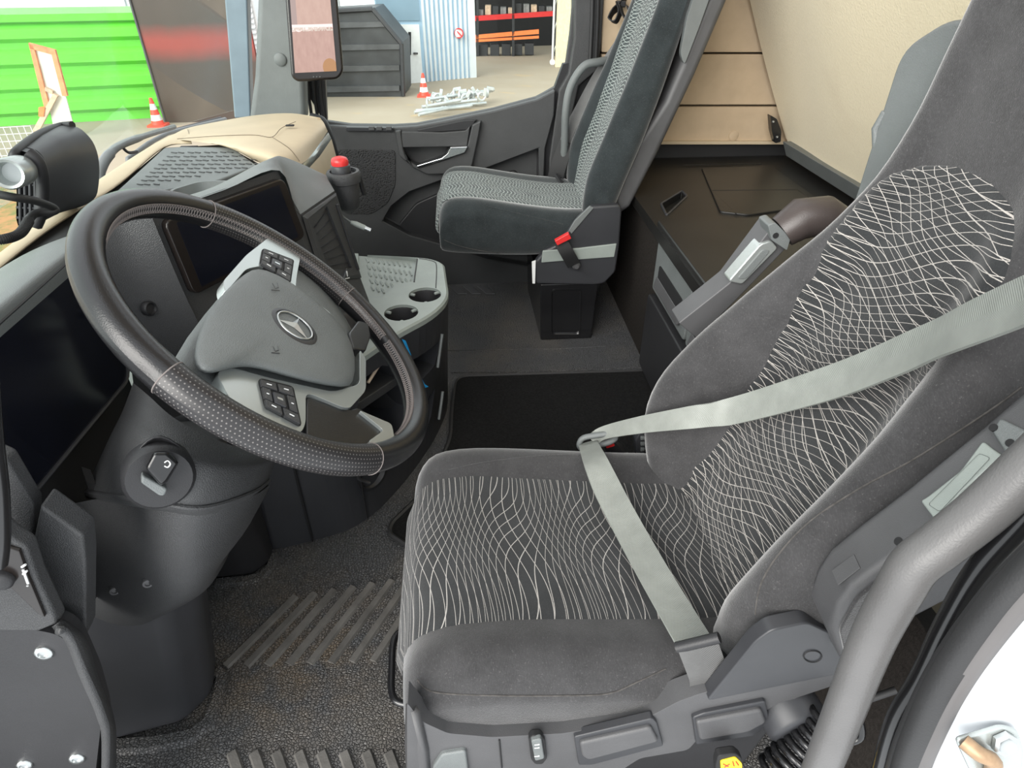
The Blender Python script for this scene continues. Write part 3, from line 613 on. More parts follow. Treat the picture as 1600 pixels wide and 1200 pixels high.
for x in (30, 38, 46, 54): MB().tube([at(x, 245+max(0, x-40)*.5, Y=Yn-.002), at(x+2, 350, Y=Yn-.002)], .0028, 6).build('grille_bar', 'plastic_s', fh)
for y in (288, 306, 324, 340): MB().tube([at(26, y, Y=Yn), at(64, y+1, Y=Yn)], .0022, 6).build('grille_bar', 'plastic_s', fh)
sc_ = at(12, 272, Y=1.02)
MB().lathe(sc_, (at(45, 262, Y=1.14)-sc_), [(.001, .03), (.014, .03), (.017, .0), (.021, -.002), (.023, .004), (.023, .075), (0, .075)], 28).build('silver_sleeve', 'silverp', fh)
cb1 = thing('coiled_cable', at(20, 372, Y=.98), 'black ribbed cable running over the left end of the beige dashboard edge', 'cable')
MB().tube(cr([at(-20, 300, Y=1.02), at(20, 308, Y=1.03), at(55, 314, Y=1.06), at(82, 324, Y=1.10), at(84, 330, Y=1.10), at(55, 334, Y=1.08), at(42, 348, Y=1.04), at(30, 366, Y=1.0), at(10, 373, Y=.97), at(-30, 378, Y=.95)], 8), .0065, 10).build('sheath', 'rubber', cb1)
rg = MB(); 
for p, q in zip(*(lambda c: (c, c[1:]))(cr([at(45, 345, Y=1.045), at(32, 364, Y=1.0), at(10, 373, Y=.97), at(-30, 378, Y=.95)], 12))): rg.tube([p, lerp(p, q, .4)], .0078, 8)
rg.build('cable_ribs', 'rubber', cb1, kind='stuff')
# ================================================================== steering wheel
WC = V((-.2315, .7038, .8155)); WA, WY = math.radians(42.642), math.radians(5.938)
Rz = Matrix.Rotation(WY, 3, 'Z'); wu = Rz@V((-math.cos(WA), 0, math.sin(WA))); wr_ = Rz@V((0, 1, 0)); wn = Rz@V((math.sin(WA), 0, math.cos(WA)))
def wpt(x, y, h=0.): return onpl(x, y, WC+wn*h, wn)
def W(pts, h=0.): return [wpt(x, y, h) for x, y in pts]
def wang(x, y): p = wpt(x, y)-WC; return math.atan2(p.dot(wr_), p.dot(wu))
RM, RT = .211, .0165
swl = thing('steering_wheel', WC-wn*.03, 'black leather steering wheel with perforated grips and silver spokes', 'steering wheel')
def rim(a0, a1, mat, name, n, uvp=False, r=RT):
    rows = []; uvs = []
    for i in range(n+1):
        a = lerp(a0, a1, i/n); d = wu*math.cos(a)+wr_*math.sin(a)
        rows.append([WC+d*(RM+r*math.cos(k*2*math.pi/24))+wn*r*1.12*math.sin(k*2*math.pi/24) for k in range(25)])
        uvs.append([((a-a0)*RM, k*2*math.pi/24*r) for k in range(25)])
    return MB().grid(rows, uvs=uvs).build(name, mat, swl)
aA, aB, aC, aD = wang(247, 597), wang(315, 322), wang(548, 462), wang(582, 722)   # seams
def up_(a, ref):
    while a < ref: a += 2*math.pi
    return a
aB = up_(aB, aA); aC = up_(aC, aB); aD = up_(aD, aC); aE = aA+2*math.pi
rim(aA, aB, 'leather', 'rim_leather', 60); rim(aB, aC, 'perf', 'perforated_grip', 50, r=RT*1.02); rim(aC, aD, 'leather', 'rim_leather', 60); rim(aD, aE, 'perf', 'perforated_grip', 50, r=RT*1.02)
for a in (aA, aB, aC, aD):
    d = wu*math.cos(a)+wr_*math.sin(a)
    MB().tube([WC+d*(RM+(RT+.0004)*math.cos(k*2*math.pi/24))+wn*(RT+.0004)*1.12*math.sin(k*2*math.pi/24) for k in range(24)], .0007, 6, closed=True).build('grip_seam', 'thread', swl)
def stitch(a0, a1):
    m = MB(); n = int((a1-a0)*(RM-RT)/.0042)
    for i in range(n):
        P = []
        for (k, s) in ((0, -1), (1, 1), (0, 1), (1, -1)):
            a = a0+(a1-a0)*(i+k*.75)/n; d = wu*math.cos(a)+wr_*math.sin(a); f = math.pi-.35+s*.27
            P.append(WC+d*(RM+RT*1.03*math.cos(f))+wn*RT*1.15*math.sin(f))
        m.tube([P[0], P[1]], .0005, 3); m.tube([P[2], P[3]], .0005, 3)
    for s in (-1.5, 1.5):
        pts = []
        for i in range(41):
            a = lerp(a0, a1, i/40); d = wu*math.cos(a)+wr_*math.sin(a); f = math.pi-.35+s*.2
            pts.append(WC+d*(RM+RT*1.02*math.cos(f))+wn*RT*1.14*math.sin(f))
        m.tube(pts, .0006, 3)
    m.build('stitching', 'thread', swl, smooth=False, kind='stuff')
stitch(aA+.9, aC+.45); stitch(aC+.5, aD-.3)
# back shell, silver spokes, cushion
MB().grid([W([(x, y) for x, y in rr], h) for rr, h in (
    ([(235, 640), (262, 560), (330, 470), (400, 395), (440, 390), (520, 440), (560, 520), (570, 600), (520, 690), (400, 700), (300, 690)], -.055),
    ([(245, 590), (285, 525), (345, 455), (398, 398), (445, 385), (500, 432), (560, 520), (585, 590), (540, 660), (420, 660), (300, 625)], -.012),
    ([(290, 575), (320, 530), (360, 470), (400, 425), (440, 420), (500, 460), (540, 520), (555, 590), (520, 620), (420, 610), (330, 590)], .004))], True, True, True).build('back_shell', 'plastic_g', swl, sub=1)
def spoke(pts, h, t, mat, name, bev=.004, r=.012): return MB().prism(rnd(W(pts, h), r), -wn*t).build(name, mat, swl, bevel=bev, seg=3)
spoke([(348, 440), (385, 398), (408, 380), (420, 370), (470, 400), (464, 430), (462, 452), (520, 490), (500, 500), (455, 440), (410, 415), (385, 420), (352, 458)], .010, .016, 'silverp', 'silver_spoke')
spoke([(337, 580), (360, 573), (420, 590), (520, 612), (562, 600), (562, 545), (572, 560), (572, 610), (545, 640), (478, 612), (478, 662), (470, 678), (405, 662), (360, 625)], .010, .016, 'silverp', 'silver_spoke')
spoke([(560, 500), (576, 505), (580, 525), (572, 548), (552, 545), (545, 520)], .008, .018, 'leather', 'lower_spoke', r=.006)
spoke([(478, 618), (545, 640), (560, 636), (600, 662), (590, 700), (560, 700), (478, 690)], .006, .02, 'leather', 'lower_spoke', r=.006)
spoke([(560, 640), (612, 662), (618, 690), (590, 700), (575, 690), (600, 672)], .010, .02, 'silverp', 'spoke_end', r=.006)
ab = [(310, 582), (301, 560), (309, 520), (330, 480), (356, 450), (385, 425), (402, 418), (430, 426), (470, 450), (515, 488), (545, 520), (557, 560), (553, 600), (540, 608), (480, 598), (420, 580), (385, 572), (360, 575), (330, 585)]
abc = (430, 515)
def sc(pts, k): return [(abc[0]+(x-abc[0])*k, abc[1]+(y-abc[1])*k) for x, y in pts]
MB().grid([W(ab, .004), W(ab, .014), W(sc(ab, .975), .019), W(sc(ab, .9), .0225), W(sc(ab, .7), .026), W(sc(ab, .4), .028), W(sc(ab, .05), .0285)], True, False, True).build('airbag_cover', 'plastic_g', swl, sub=1)
ec = wpt(461, 509, .0285)
eb = MB().lathe(ec-wn*.004, wn, [(.030, -.004), (.030, .0035), (.027, .0048), (.0255, .0048), (.0245, .0025), (0, .0025)], 32).build('emblem', 'plastic_s', swl)
MB().tube([ec+(wu*math.cos(k*.19635)+wr_*math.sin(k*.19635))*.0225+wn*.0005 for k in range(32)], .0014, 8, closed=True).build('emblem_ring', 'silver', eb)
s3 = MB()
st_a = math.atan2((wpt(427, 497, .0285)-ec).dot(wr_), (wpt(427, 497, .0285)-ec).dot(wu))
for k in range(3):
    a = st_a+k*2*math.pi/3; d = wu*math.cos(a)+wr_*math.sin(a); s_ = wn.cross(d)
    b0 = ec
    tip = b0+d*.022+wn*.0006; pk = b0+wn*.0045; l = b0+(d*.35-s_*.94)*.0052; r = b0+(d*.35+s_*.94)*.0052
    s3.poly([pk, l, tip]); s3.poly([pk, tip, r])
s3.build('emblem_star', 'silver', eb, smooth=False)
# embossed marks on the cover
for (x, y) in ((430, 447), (430, 545)):
    e_ = MB(); e_.tube(W([(x-4, y-4), (x, y+4), (x+5, y+2), (x+3, y-5)], .0275), .0006, 4); e_.tube(W([(x-6, y+6), (x+7, y+7)], .0275), .0005, 4); e_.build('embossed_mark', 'plastic', swl)
# switch pods
def podq(c, k, h): # c: corner pixels TL,TR,BR,BL
    m = (sum(x for x, y in c)/4, sum(y for x, y in c)/4); return W([(m[0]+(x-m[0])*k, m[1]+(y-m[1])*k) for x, y in c], h)
for c in ([(412, 388), (459, 406), (454, 440), (408, 411)], [(406, 591), (458, 604), (471, 664), (416, 634)]):
    c = [c[0], c[1], c[2], c[3]]
    pd = MB().prism(rnd(podq(c, 1.05, .0125), .006), -wn*.006).build('switch_pod', 'black', swl, bevel=.001)
    def pq(a, b, h): 
        A, B, C_, D_ = W(c, h); return lerp(lerp(A, B, a), lerp(D_, C_, a), b)
    for (a0, b0, a1, b1) in ((.02, .02, .47, .26), (.53, .02, .98, .26), (.02, .74, .47, .98), (.53, .74, .98, .98), (.02, .3, .26, .7), (.74, .3, .98, .7)):
        MB().prism([pq(a0, b0, .0145), pq(a1, b0, .0145), pq(a1, b1, .0145), pq(a0, b1, .0145)], -wn*.004).build('button', 'plastic', pd, bevel=.0008)
        MB().tube([pq(lerp(a0, a1, .35), lerp(b0, b1, .5), .0147), pq(lerp(a0, a1, .65), lerp(b0, b1, .5), .0147)], .0007, 4).build('button_mark', 'white', pd)
    MB().prism([pq(.32, .32, .016), pq(.68, .32, .016), pq(.68, .68, .016), pq(.32, .68, .016)], -wn*.005).build('rocker', 'plastic_s', pd, bevel=.002)
    MB().prism([pq(.42, .47, .0165), pq(.58, .47, .0165), pq(.58, .53, .0165), pq(.42, .53, .0165)], -wn*.002).build('rocker_mark', 'silver', pd)
# ================================================================== steering column
sco = thing('steering_column', (-.45, .7, .4), 'dark grained steering column cover with an ignition dock', 'steering column')
def row(L): return [at(x, y, Y=q) for x, y, q in L]
upA = row([(208, 598, .76), (232, 618, .70), (275, 655, .655), (345, 690, .65), (412, 706, .70), (430, 690, .80)])
upM = row([(168, 690, .71), (198, 690, .62), (262, 715, .575), (340, 735, .585), (408, 735, .66), (430, 720, .80)])
upB = row([(134, 768, .70), (165, 772, .61), (250, 785, .56), (320, 792, .565), (395, 768, .64), (420, 750, .80)])
upC = row([(140, 780, .72), (172, 785, .63), (255, 800, .58), (325, 806, .585), (396, 780, .66), (420, 765, .80)])
SP([upA, [lerp(a, b, .5)+V((.006, -.006, .004)) for a, b in zip(upA, upM)], upM, upB, upC]).build('upper_cover', 'plastic', sco)
loA = row([(100, 790, .66), (172, 778, .63), (255, 792, .575), (325, 802, .58), (396, 775, .65), (424, 755, .80)])
loB = row([(125, 860, .655), (180, 868, .62), (255, 880, .575), (320, 872, .585), (378, 835, .66), (400, 800, .80)])
loC = row([(130, 952, .665), (190, 958, .64), (262, 945, .60), (318, 915, .61), (345, 880, .68), (360, 850, .80)])
loD = row([(128, 990, .72), (195, 985, .69), (262, 958, .65), (318, 925, .66), (345, 890, .74), (360, 860, .85)])
SP([loA, loB, loC, loD]).build('lower_cover', 'plastic', sco)
for x, y in ((179, 923), (231, 911)): screw(hit(x, y, .001), (.35, -.9, .1), .0075, sco, 'seatgrey')
MB().tube(cr(row([(306, 682, .645), (296, 700, .6), (288, 712, .578)]), 4), .0012, 6).build('cover_seam', 'black', sco)
MB().prism(row([(135, 752, .66), (150, 757, .655), (152, 768, .652), (138, 764, .657)]), (-.02, .03, 0)).build('clip_slot', 'black', sco)
MB().tube(cr([p+V((.001, -.001, 0)) for p in upB], 5), .0028, 6).build('cover_edge', 'plastic', sco)
# ignition dock
ic = hit(254, 733, .004); inr = V((.45, -.85, .28)).normalized()
ig = thing('ignition', ic, None); ig.parent = sco; ig.location = ROOTLOC[ig.name]-ROOTLOC['steering_column']
iq = lambda pts, h: PL(pts, ic+inr*h, inr)
io = [(205, 720), (218, 695), (240, 678), (262, 680), (298, 708), (304, 730), (292, 762), (272, 776), (240, 772), (212, 750)]
MB().grid([iq(io, -.004), iq(io, .004), iq([(254+(x-254)*.9, 730+(y-730)*.9) for x, y in io], .005), iq([(254+(x-254)*.8, 730+(y-730)*.8) for x, y in io], -.012)], True, False, True).build('dock_ring', 'plastic_d', ig, sub=1)
ax = inr; MB().lathe(iq([(248, 740)], 0)[0]-ax*.01, ax, [(.037, 0), (.037, .022), (.033, .028), (0, .028)], 28).build('rotary_switch', 'plastic_d', ig)
kb = [(226, 732), (240, 706), (262, 706), (280, 722), (262, 752), (252, 760)]
MB().grid([iq(kb, .008), iq(kb, .034), iq([(253+(x-253)*.86, 732+(y-732)*.86) for x, y in kb], .039)], True, False, True).build('key', 'gloss', ig, bevel=.003)
MB().tube(cr(iq([(257, 723), (262, 720), (266, 725), (262, 730), (257, 728)], .0398), 4), .0008, 4).build('key_mark', 'white', ig)
MB().prism(iq([(222, 742), (262, 764), (258, 775), (250, 776), (220, 755)], .030), -inr*.02).build('key_grip', 'plastic_g', ig, bevel=.004)
# ================================================================== left hand side panel by the door opening
YK = .47
kp = thing('trim_5', (-.5, YK, .2), 'dark screwed kick panel at the left end of the dashboard', 'trim', kind='structure')
MB().prism(rnd(PX([(-60, 975), (60, 985), (92, 992), (112, 1010), (140, 1070), (158, 1130), (150, 1200), (140, 1300), (-60, 1300)], Y=YK), .02), (0, .03, 0)).build('kick_cover', 'plastic_d', kp, smooth=False)
SP([PX([(88, 978), (108, 985), (135, 1045), (163, 1110), (172, 1160), (165, 1300)], Y=YK-.012), PX([(100, 968), (130, 998), (150, 1055), (172, 1115), (178, 1165), (172, 1300)], Y=YK+.005), PX([(128, 985), (142, 1000), (160, 1060), (178, 1120), (182, 1170), (180, 1300)], Y=YK+.06)]).build('kick_frame', 'plastic', kp, solid=.01)
for x, y in ((68, 1021), (120, 1186), (38, 1196)): screw(at(x, y, Y=YK-.002), (.1, -1, .1), .0105, kp, 'silver')
MB().prism(PX([(62, 790), (130, 838), (134, 880), (134, 990), (128, 1005), (90, 975), (60, 880), (50, 850)], Y=YK+.04), (0, .03, 0)).build('side_cover', 'plastic', kp, bevel=.004)
MB().prism(PX([(-60, 690), (10, 720), (52, 790), (56, 880), (20, 830), (-60, 800)], Y=YK+.05), (0, .02, 0)).build('upper_cover', 'plastic', kp, bevel=.004)
sp2 = MB().prism(PX([(-60, 770), (12, 838), (42, 858), (58, 905), (92, 975), (60, 988), (-60, 988)], Y=YK-.004), (0, .02, 0)).build('switch_panel', 'plastic', kp, bevel=.005)
MB().prism(PX([(4, 852), (30, 862), (45, 905), (70, 965), (60, 960), (3, 905)], Y=YK-.008), (0, .008, 0)).build('switch_glass', 'screenb', sp2, bevel=.001)
for a, b in (((36, 890), (44, 912)), ((34, 886), (40, 882)), ((36, 897), (42, 892)), ((43, 915), (43, 915.5))): MB().tube(PX([a, b], Y=YK-.0085), .0012, 5).build('switch_icon', 'white', sp2)
MB().lathe(at(4, 905, Y=YK-.01), (.2, -1, .1), [(.011, -.004), (.011, .004), (.008, .007), (0, .007)], 16).build('round_knob', 'plastic_d', sp2)
dgp = thing('door_pull', at(4, 860, Y=.4), 'glossy black upright grip at the left edge of the kick panel', 'handle')
MB().tube(cr(PX([(-22, 600), (-14, 690), (-4, 770), (-1, 840), (-4, 880)], Y=.42), 6), .0085, 10).build('grip', 'gloss', dgp)
# ================================================================== centre console
cn = thing('centre_console', (-.4, 1.4, 0), 'dark centre console with pale ribbed tray and two cup holders', 'console')
bo = [(-.95, 1.075), (-.485, 1.078), (-.317, 1.126), (-.252, 1.186), (-.178, 1.311), (-.11, 1.47), (-.075, 1.609), (-.075, 1.72), (-.13, 1.82), (-.95, 1.9)]
tp = [(-.95, 1.075), (-.47, 1.085), (-.33, 1.115), (-.26, 1.175), (-.175, 1.30), (-.085, 1.395), (-.045, 1.48), (-.06, 1.70), (-.10, 1.735), (-.95, 1.95)]
ZT = .45
def rp(L, zz): return rnd([V((x, y, zz)) for x, y in L], .06, 4)
body = MB().grid([rp(bo, .0), rp([(lerp(a[0], b[0], .5), lerp(a[1], b[1], .5)) for a, b in zip(bo, tp)], ZT*.5), rp(tp, ZT-.012)], True, True, True).build('body', 'plastic_s', cn, smooth=True)
cn_n = V((.83, -.55, 0)).normalized(); cn_p = V((-.13, 1.36, .3))
def cutter(px, dep=.16, p=cn_p, n=cn_n): return MB().prism([q+n*.08 for q in PL(px, p, n)], -n*(dep+.08))
cyl = lambda x, y, r, dep: MB().lathe(at(x, y, Z=ZT)+V((0, 0, .03)), (0, 0, -1), [(r, 0), (r, dep+.03)], 24)
cut(body, [cutter([(640, 566), (689, 532), (684, 572), (664, 592), (646, 590)]), cutter([(664, 640), (690, 610), (686, 655), (672, 690), (655, 690)]),
           cutter([(562, 640), (575, 590), (600, 572), (622, 575), (648, 640), (640, 690), (600, 690)], .14),
           cyl(664, 462, .042, .1), cyl(627, 490, .042, .1)])
for p in body.data.polygons: p.use_smooth = False
c_in = PL([(562, 615), (640, 570)], cn_p, cn_n)
MB().prism(PL([(556, 632), (648, 572), (650, 582), (560, 645)], cn_p-cn_n*.02, cn_n), -cn_n*.1).build('shelf', 'plastic', cn, bevel=.003)
MB().tube(PX([(578, 755), (560, 748), (555, 725), (575, 712)], Y=1.14), .004, 6).build('pull_recess', 'plastic_d', cn)
MB().lathe(onpl(583, 742, V((-.285, 1.15, .1)), V((.7, -.7, 0))), (.7, -.7, .0), [(.045, -.01), (.045, .001), (.036, .002), (.03, -.008), (0, -.008)], 24).build('access_ring', 'plastic_d', cn)
MB().tube([V((-.395, 1.094, .40)), V((-.398, 1.094, .2)), V((-.40, 1.097, .005))], .003, 6).build('panel_joint', 'black', cn)
MB().tube([V((-.27, 1.158, .40)), V((-.272, 1.158, .2)), V((-.275, 1.158, .005))], .002, 6).build('panel_joint', 'black', cn)
for a, b in (((691, 522), (684, 574)), ((692, 612), (686, 655))): MB().tube([onpl(*a, cn_p+cn_n*.012, cn_n), onpl(*b, cn_p+cn_n*.012, cn_n)], .004, 6).build('edge_strip', 'plastic_g', cn)
trp = MB().grid([rp(tp, ZT-.014), rp(tp, ZT-.002), [p+(V((-.3, 1.5, ZT))-p)*.02 for p in rp(tp, ZT+.003)]], True, True, True).build('tray', 'plastic_l', cn, smooth=False)
cut(trp, [cyl(664, 462, .042, .1), cyl(627, 490, .042, .1), MB().prism([p+V((0, 0, .02)) for p in PX([(560, 396), (652, 405), (648, 440), (618, 447), (592, 470), (560, 470)], Z=ZT)], (0, 0, -.027))])
for x, y in ((664, 462), (627, 490)):
    h = MB().grid([[at(x, y, Z=ZT)+V((math.cos(k*.2618)*r, math.sin(k*.2618)*r, zz)) for k in range(24)] for r, zz in ((.0425, -.003), (.040, -.01), (.036, -.085), (.001, -.085))], True).build('cup_holder', 'plastic_d', cn)
    for a in (.6, 2.7, 4.8): MB().box(at(x, y, Z=ZT)+V((math.cos(a)*.038, math.sin(a)*.038, -.004)), (.018, .008, .006), Matrix.Rotation(a, 3, 'Z')).build('cup_clip', 'plastic_l', h, bevel=.002)
rb = MB()
for r in range(6):
    for k in range(10):
        x, y = 572+k*8.2+r*2, 403+k*1.0+r*11+k*r*.25
        if x < 566 or x > 645 or y > 438+(x < 612)*(25-(x-570)*.45): continue
        p = at(x, y, Z=ZT-.006); q = at(x+4, y+7, Z=ZT-.006); rb.tube([p, q], .0026, 5)
rb.build('tray_ribs', 'plastic_l', cn, kind='stuff')
MB().tube(PX([(652, 405), (647, 441)], Z=ZT+.003), .002, 6).build('tray_joint', 'plastic', cn)
MB().tube(cr(PX([(655, 404), (676, 408), (682, 416), (681, 450)], Z=ZT+.003), 4), .0015, 6).build('tray_joint', 'plastic', cn)
# bits left in the console
pen = thing('pen', onpl(590, 590, cn_p-cn_n*.03, cn_n), 'short cream stick lying in the console compartment behind the wheel', 'pen'); MB().tube([onpl(575, 598, cn_p-cn_n*.03, cn_n), onpl(595, 566, cn_p-cn_n*.03, cn_n)], .004, 8).build('stick', pm('cream plastic', (.6, .48, .36), .5), pen)
crd = thing('card', onpl(660, 600, cn_p, cn_n), 'bright blue card sticking out of the console compartment', 'card')
MB().prism([onpl(x, y, cn_p+cn_n*.016, cn_n) for x, y in ((628, 530), (633, 532), (642, 555), (640, 555))], cn_n*.0015).build('upper_edge', 'blue', crd)
MB().prism([onpl(x, y, cn_p+cn_n*.016, cn_n) for x, y in ((655, 585), (663, 600), (669, 604), (663, 606))], cn_n*.0015).build('corner', 'blue', crd)
# emergency button in its cup, usb cable
ec0 = at(545, 330, Y=1.50); eb = thing('push_button', ec0, 'red push button in a grey cup beside the centre air vent', 'button')
MB().lathe(ec0, (0, 0, 1), [(.012, 0), (.026, .012), (.031, .045), (.033, .068), (.037, .070), (.039, .088), (.036, .094), (.030, .094), (.028, .086), (0, .086)], 28).build('cup', 'plastic', eb)
MB().lathe(ec0+V((-.004, 0, .086)), (0, 0, 1), [(.022, 0), (.022, .02), (.02, .022), (.0, .022)], 24).build('collar', 'plastic_s', eb)
MB().lathe(ec0+V((-.004, 0, .106)), (0, 0, 1), [(.019, 0), (.0195, .01), (.017, .016), (.010, .019), (0, .0195)], 24).build('cap', 'red', eb)
MB().tube([ec0+V((.03, .02, .08)), ec0+V((.036, .03, .03))], .006, 8).build('bracket', 'plastic_d', eb)
ub = thing('usb_cable', at(548, 350, Y=1.43), 'thin grey charging cable hanging beside the centre air vent', 'cable')
MB().tube(cr([at(516, 298, Y=1.45), at(524, 306, Y=1.43), at(529, 325, Y=1.42), at(536, 338, Y=1.42), at(548, 347, Y=1.42)], 6), .0022, 8).build('lead', 'plastic_g', ub)
MB().tube([at(548, 347, Y=1.42), at(556, 350, Y=1.42), at(570, 356, Y=1.42)], [.004, .0065, .0065], 8).build('plug_body', 'plastic_l', ub)
MB().tube([at(570, 356, Y=1.42), at(579, 360, Y=1.42)], .0048, 8).build('plug', 'silver', ub)
# ================================================================== seats
def ss(a, b, x): t = max(0., min(1., (x-a)/(b-a))); return t*t*(3-2*t)
SS = [-1, -.985, -.94, -.86, -.76, -.66, -.56, -.44, -.3, -.15, 0, .15, .3, .44, .56, .66, .76, .86, .94, .985, 1]
def cushion(parent, yc, prof, hw, zb, bol, mat, matp, iw, xoff=0., skew=0.):
    # prof: (x, top z, bottom z) along the seat; bolsters rise at the sides
    def top(x, z, s): e = abs(s); return z+bol*ss(.5, .8, e)*ss(-.08, .02, x-prof[0][0]-.02)-.012*ss(.8, .93, e)-.03*ss(.9, 1, e)
    rows = []
    for x, z, b in prof:
        f = 1-.06*(x-prof[0][0] < .03)
        r = [V((x, yc+hw*f*s, top(x, z, s))) for s in SS]
        zt = r[-1].z
        r += [V((x, yc+hw*f*1.0, lerp(zt, b, .5))), V((x, yc+hw*f*.97, b+.012)), V((x, yc+hw*f*.85, b)), V((x, yc, b-.004)), V((x, yc-hw*f*.85, b)), V((x, yc-hw*f*.97, b+.012)), V((x, yc-hw*f*1.0, lerp(zt, b, .5)))]
        rows.append(r)
    MB().grid(rows, True, True, True).build('cushion', mat, parent, sub=1)
    rows = []; uvs = []; L = 0; px_ = None; n = 16
    x0, z0, b0 = prof[0]
    pp = [(x0-.004, lerp(b0, z0, .45), 0), (x0-.006, lerp(b0, z0, .8), 0)]+[(x, z, 0) for x, z, b in prof[1:]]
    pp = [(p.x, p.y) for p in cr([V((a, b, 0)) for a, b, c in pp], 3)]
    for i, (x, z) in enumerate(pp):
        if i: L += math.hypot(x-pp[i-1][0], z-pp[i-1][1])
        r = []; u = []
        for j in range(n+1):
            t = -1+2*j/n; y = t*iw; e = .005 if abs(t) < .99 else -.004
            r.append(V((x-(e if i < 5 else 0), yc+y, top(x, z, y/hw)+e-.004*math.cos(t*math.pi/2)*0))); u.append((L, y))
        rows.append(r); uvs.append(u)
    MB().grid(rows, uvs=uvs).build('cushion_insert', matp, parent)
def backrest(parent, yc, prof, hwt, prt, thick, mat, matp, iwt, itop):
    # prof: (z, x) of the centre line; hwt half width; prt how far the side bolsters stand proud
    zs = [prof[0][0]+(prof[-1][0]-prof[0][0])*i/22 for i in range(23)]
    X = lambda z_: interp(prof, z_)
    def nrm(z_): a = V((X(z_+.02)-X(z_-.02), 0, .04)).normalized(); return V((-a.z, 0, a.x))
    def off(z_, s): e = abs(s); return interp(prt, z_)*ss(.4, .78, e)-.02*ss(.84, .95, e)-.05*ss(.93, 1, e)
    rows = []
    for z_ in zs:
        hw = interp(hwt, z_); n = nrm(z_); c = V((X(z_), yc, z_))
        r = [c+V((0, hw*s, 0))+n*off(z_, s) for s in SS]
        r += [c+V((0, hw*s, 0))-n*thick*(1 if abs(s) < .99 else .6) for s in (1, .94, .6, 0, -.6, -.94, -1)]
        rows.append(r)
    k = rows[0]; rows.insert(0, [lerp(p, V((X(zs[0])+.03, yc, zs[0]-.025)), .25)+V((0, 0, -.012)) for p in k])
    MB().grid(rows, True, True, True).build('backrest', mat, parent, sub=1)
    rows = []; uvs = []; N = 34; n = 18; L = 0
    for i in range(N+1):
        z_ = lerp(prof[0][0]+.005, itop, i/N)
        w_ = interp(iwt, z_); dz = itop-z_
        if dz < .10: w_ *= max(.12, math.sqrt(max(0, 1-((.10-dz)/.10)**2)))
        hw = interp(hwt, z_); nn = nrm(z_); c = V((X(z_), yc, z_)); r = []; u = []
        for j in range(n+1):
            t = -1+2*j/n; e = (.0105-.0035*ss(.7, .95, abs(t))) if abs(t) < .99 and i < N else -.003
            r.append(c+V((0, w_*t, 0))+nn*(off(z_, w_*t/hw)+e)); u.append((z_*1.08, w_*t))
        rows.append(r); uvs.append(u)
    MB().grid(rows, uvs=uvs).build('backrest_insert', matp, parent)
# ---- driver's seat
ds = thing('captain_chair', (.15, .69, 0), 'dark grey patterned driver seat with belt lying across it', 'seat')
cushion(ds, .685, [(-.115, .345, .29), (-.105, .385, .275), (-.085, .41, .27), (-.055, .424, .27), (0, .428, .27), (.08, .42, .27), (.16, .41, .275), (.24, .40, .28), (.32, .392, .29), (.40, .39, .30)], .245, .28, .022, 'velour', 'patt_c', .152)
backrest(ds, .685, [(.365, .372), (.47, .415), (.57, .455), (.68, .50), (.80, .54), (.92, .565), (1.04, .578), (1.18, .585), (1.34, .60)],
    [(.365, .215), (.42, .245), (.52, .262), (.62, .252), (.70, .238), (.78, .218), (.88, .18), (.95, .157), (1.05, .145), (1.2, .13), (1.34, .11)],
    [(.365, .05), (.44, .11), (.52, .125), (.6, .112), (.7, .085), (.8, .055), (.9, .025), (1.0, .008), (1.3, .0)], .09, 'velour', 'patt', [(.36, .125), (.5, .135), (.75, .138), (1., .145)], .99)
MB().prism(rnd([V((.60, .44, .78)), V((.60, .93, .80)), V((.612, .945, 1.08)), V((.615, .87, 1.125)), V((.615, .50, 1.125)), V((.612, .43, 1.08))], .03), (.05, 0, -.01)).build('back_shell', 'plastic_g', ds, bevel=.008, seg=3)
MB().tube([V((.612, .93, .95)), V((.608, .94, .975)), V((.612, .935, 1.0))], .006, 8).build('shell_lug', 'plastic_g', ds, bevel=.006)
MB().loft([V((x, y, .03)) for x, y in ((-.08, .47), (.40, .47), (.40, .90), (-.08, .90))], [V((x, y, .275)) for x, y in ((-.10, .45), (.42, .45), (.42, .92), (-.10, .92))]).build('suspension_base', 'plastic_d', ds, bevel=.01)
YS = .425
MB().prism(rnd(PX([(636, 1098), (660, 1128), (700, 1146), (770, 1152), (880, 1146), (1000, 1128), (1060, 1096), (1100, 1082), (1310, 1042), (1330, 1062), (1240, 1092), (1215, 1130), (1095, 1150), (1075, 1172), (1000, 1185), (930, 1230), (636, 1320)], Y=YS), .008), (0, .03, 0)).build('side_shield', 'seatgrey', ds, bevel=.006, seg=3)
MB().grid([PX([(634, 1100), (632, 1160), (636, 1240), (640, 1330)], Y=YS+.02), PX([(645, 1118), (660, 1180), (668, 1250), (670, 1330)], Y=YS-.008)]).build('shield_corner', 'seatgrey', ds, solid=.01)
def pull(px, bar, nm='lever'):
    fr_ = MB().prism(rnd(PX(px, Y=YS-.006), .004), (0, .012, 0)).build('lever_surround', 'plastic_s', ds, bevel=.002)
    P = PX(bar, Y=YS-.012); MB().prism(rnd(P, .006), (0, .014, 0)).build(nm, 'seatgrey', fr_, bevel=.006, seg=3)
pull([(897, 1152), (1020, 1123), (1027, 1130), (1037, 1166), (925, 1196), (904, 1196)], [(906, 1163), (1018, 1138), (1030, 1160), (920, 1189), (910, 1184)])
pull([(1082, 1122), (1100, 1115), (1196, 1096), (1204, 1132), (1180, 1150), (1088, 1164)], [(1088, 1130), (1190, 1110), (1198, 1130), (1170, 1145), (1094, 1158)])
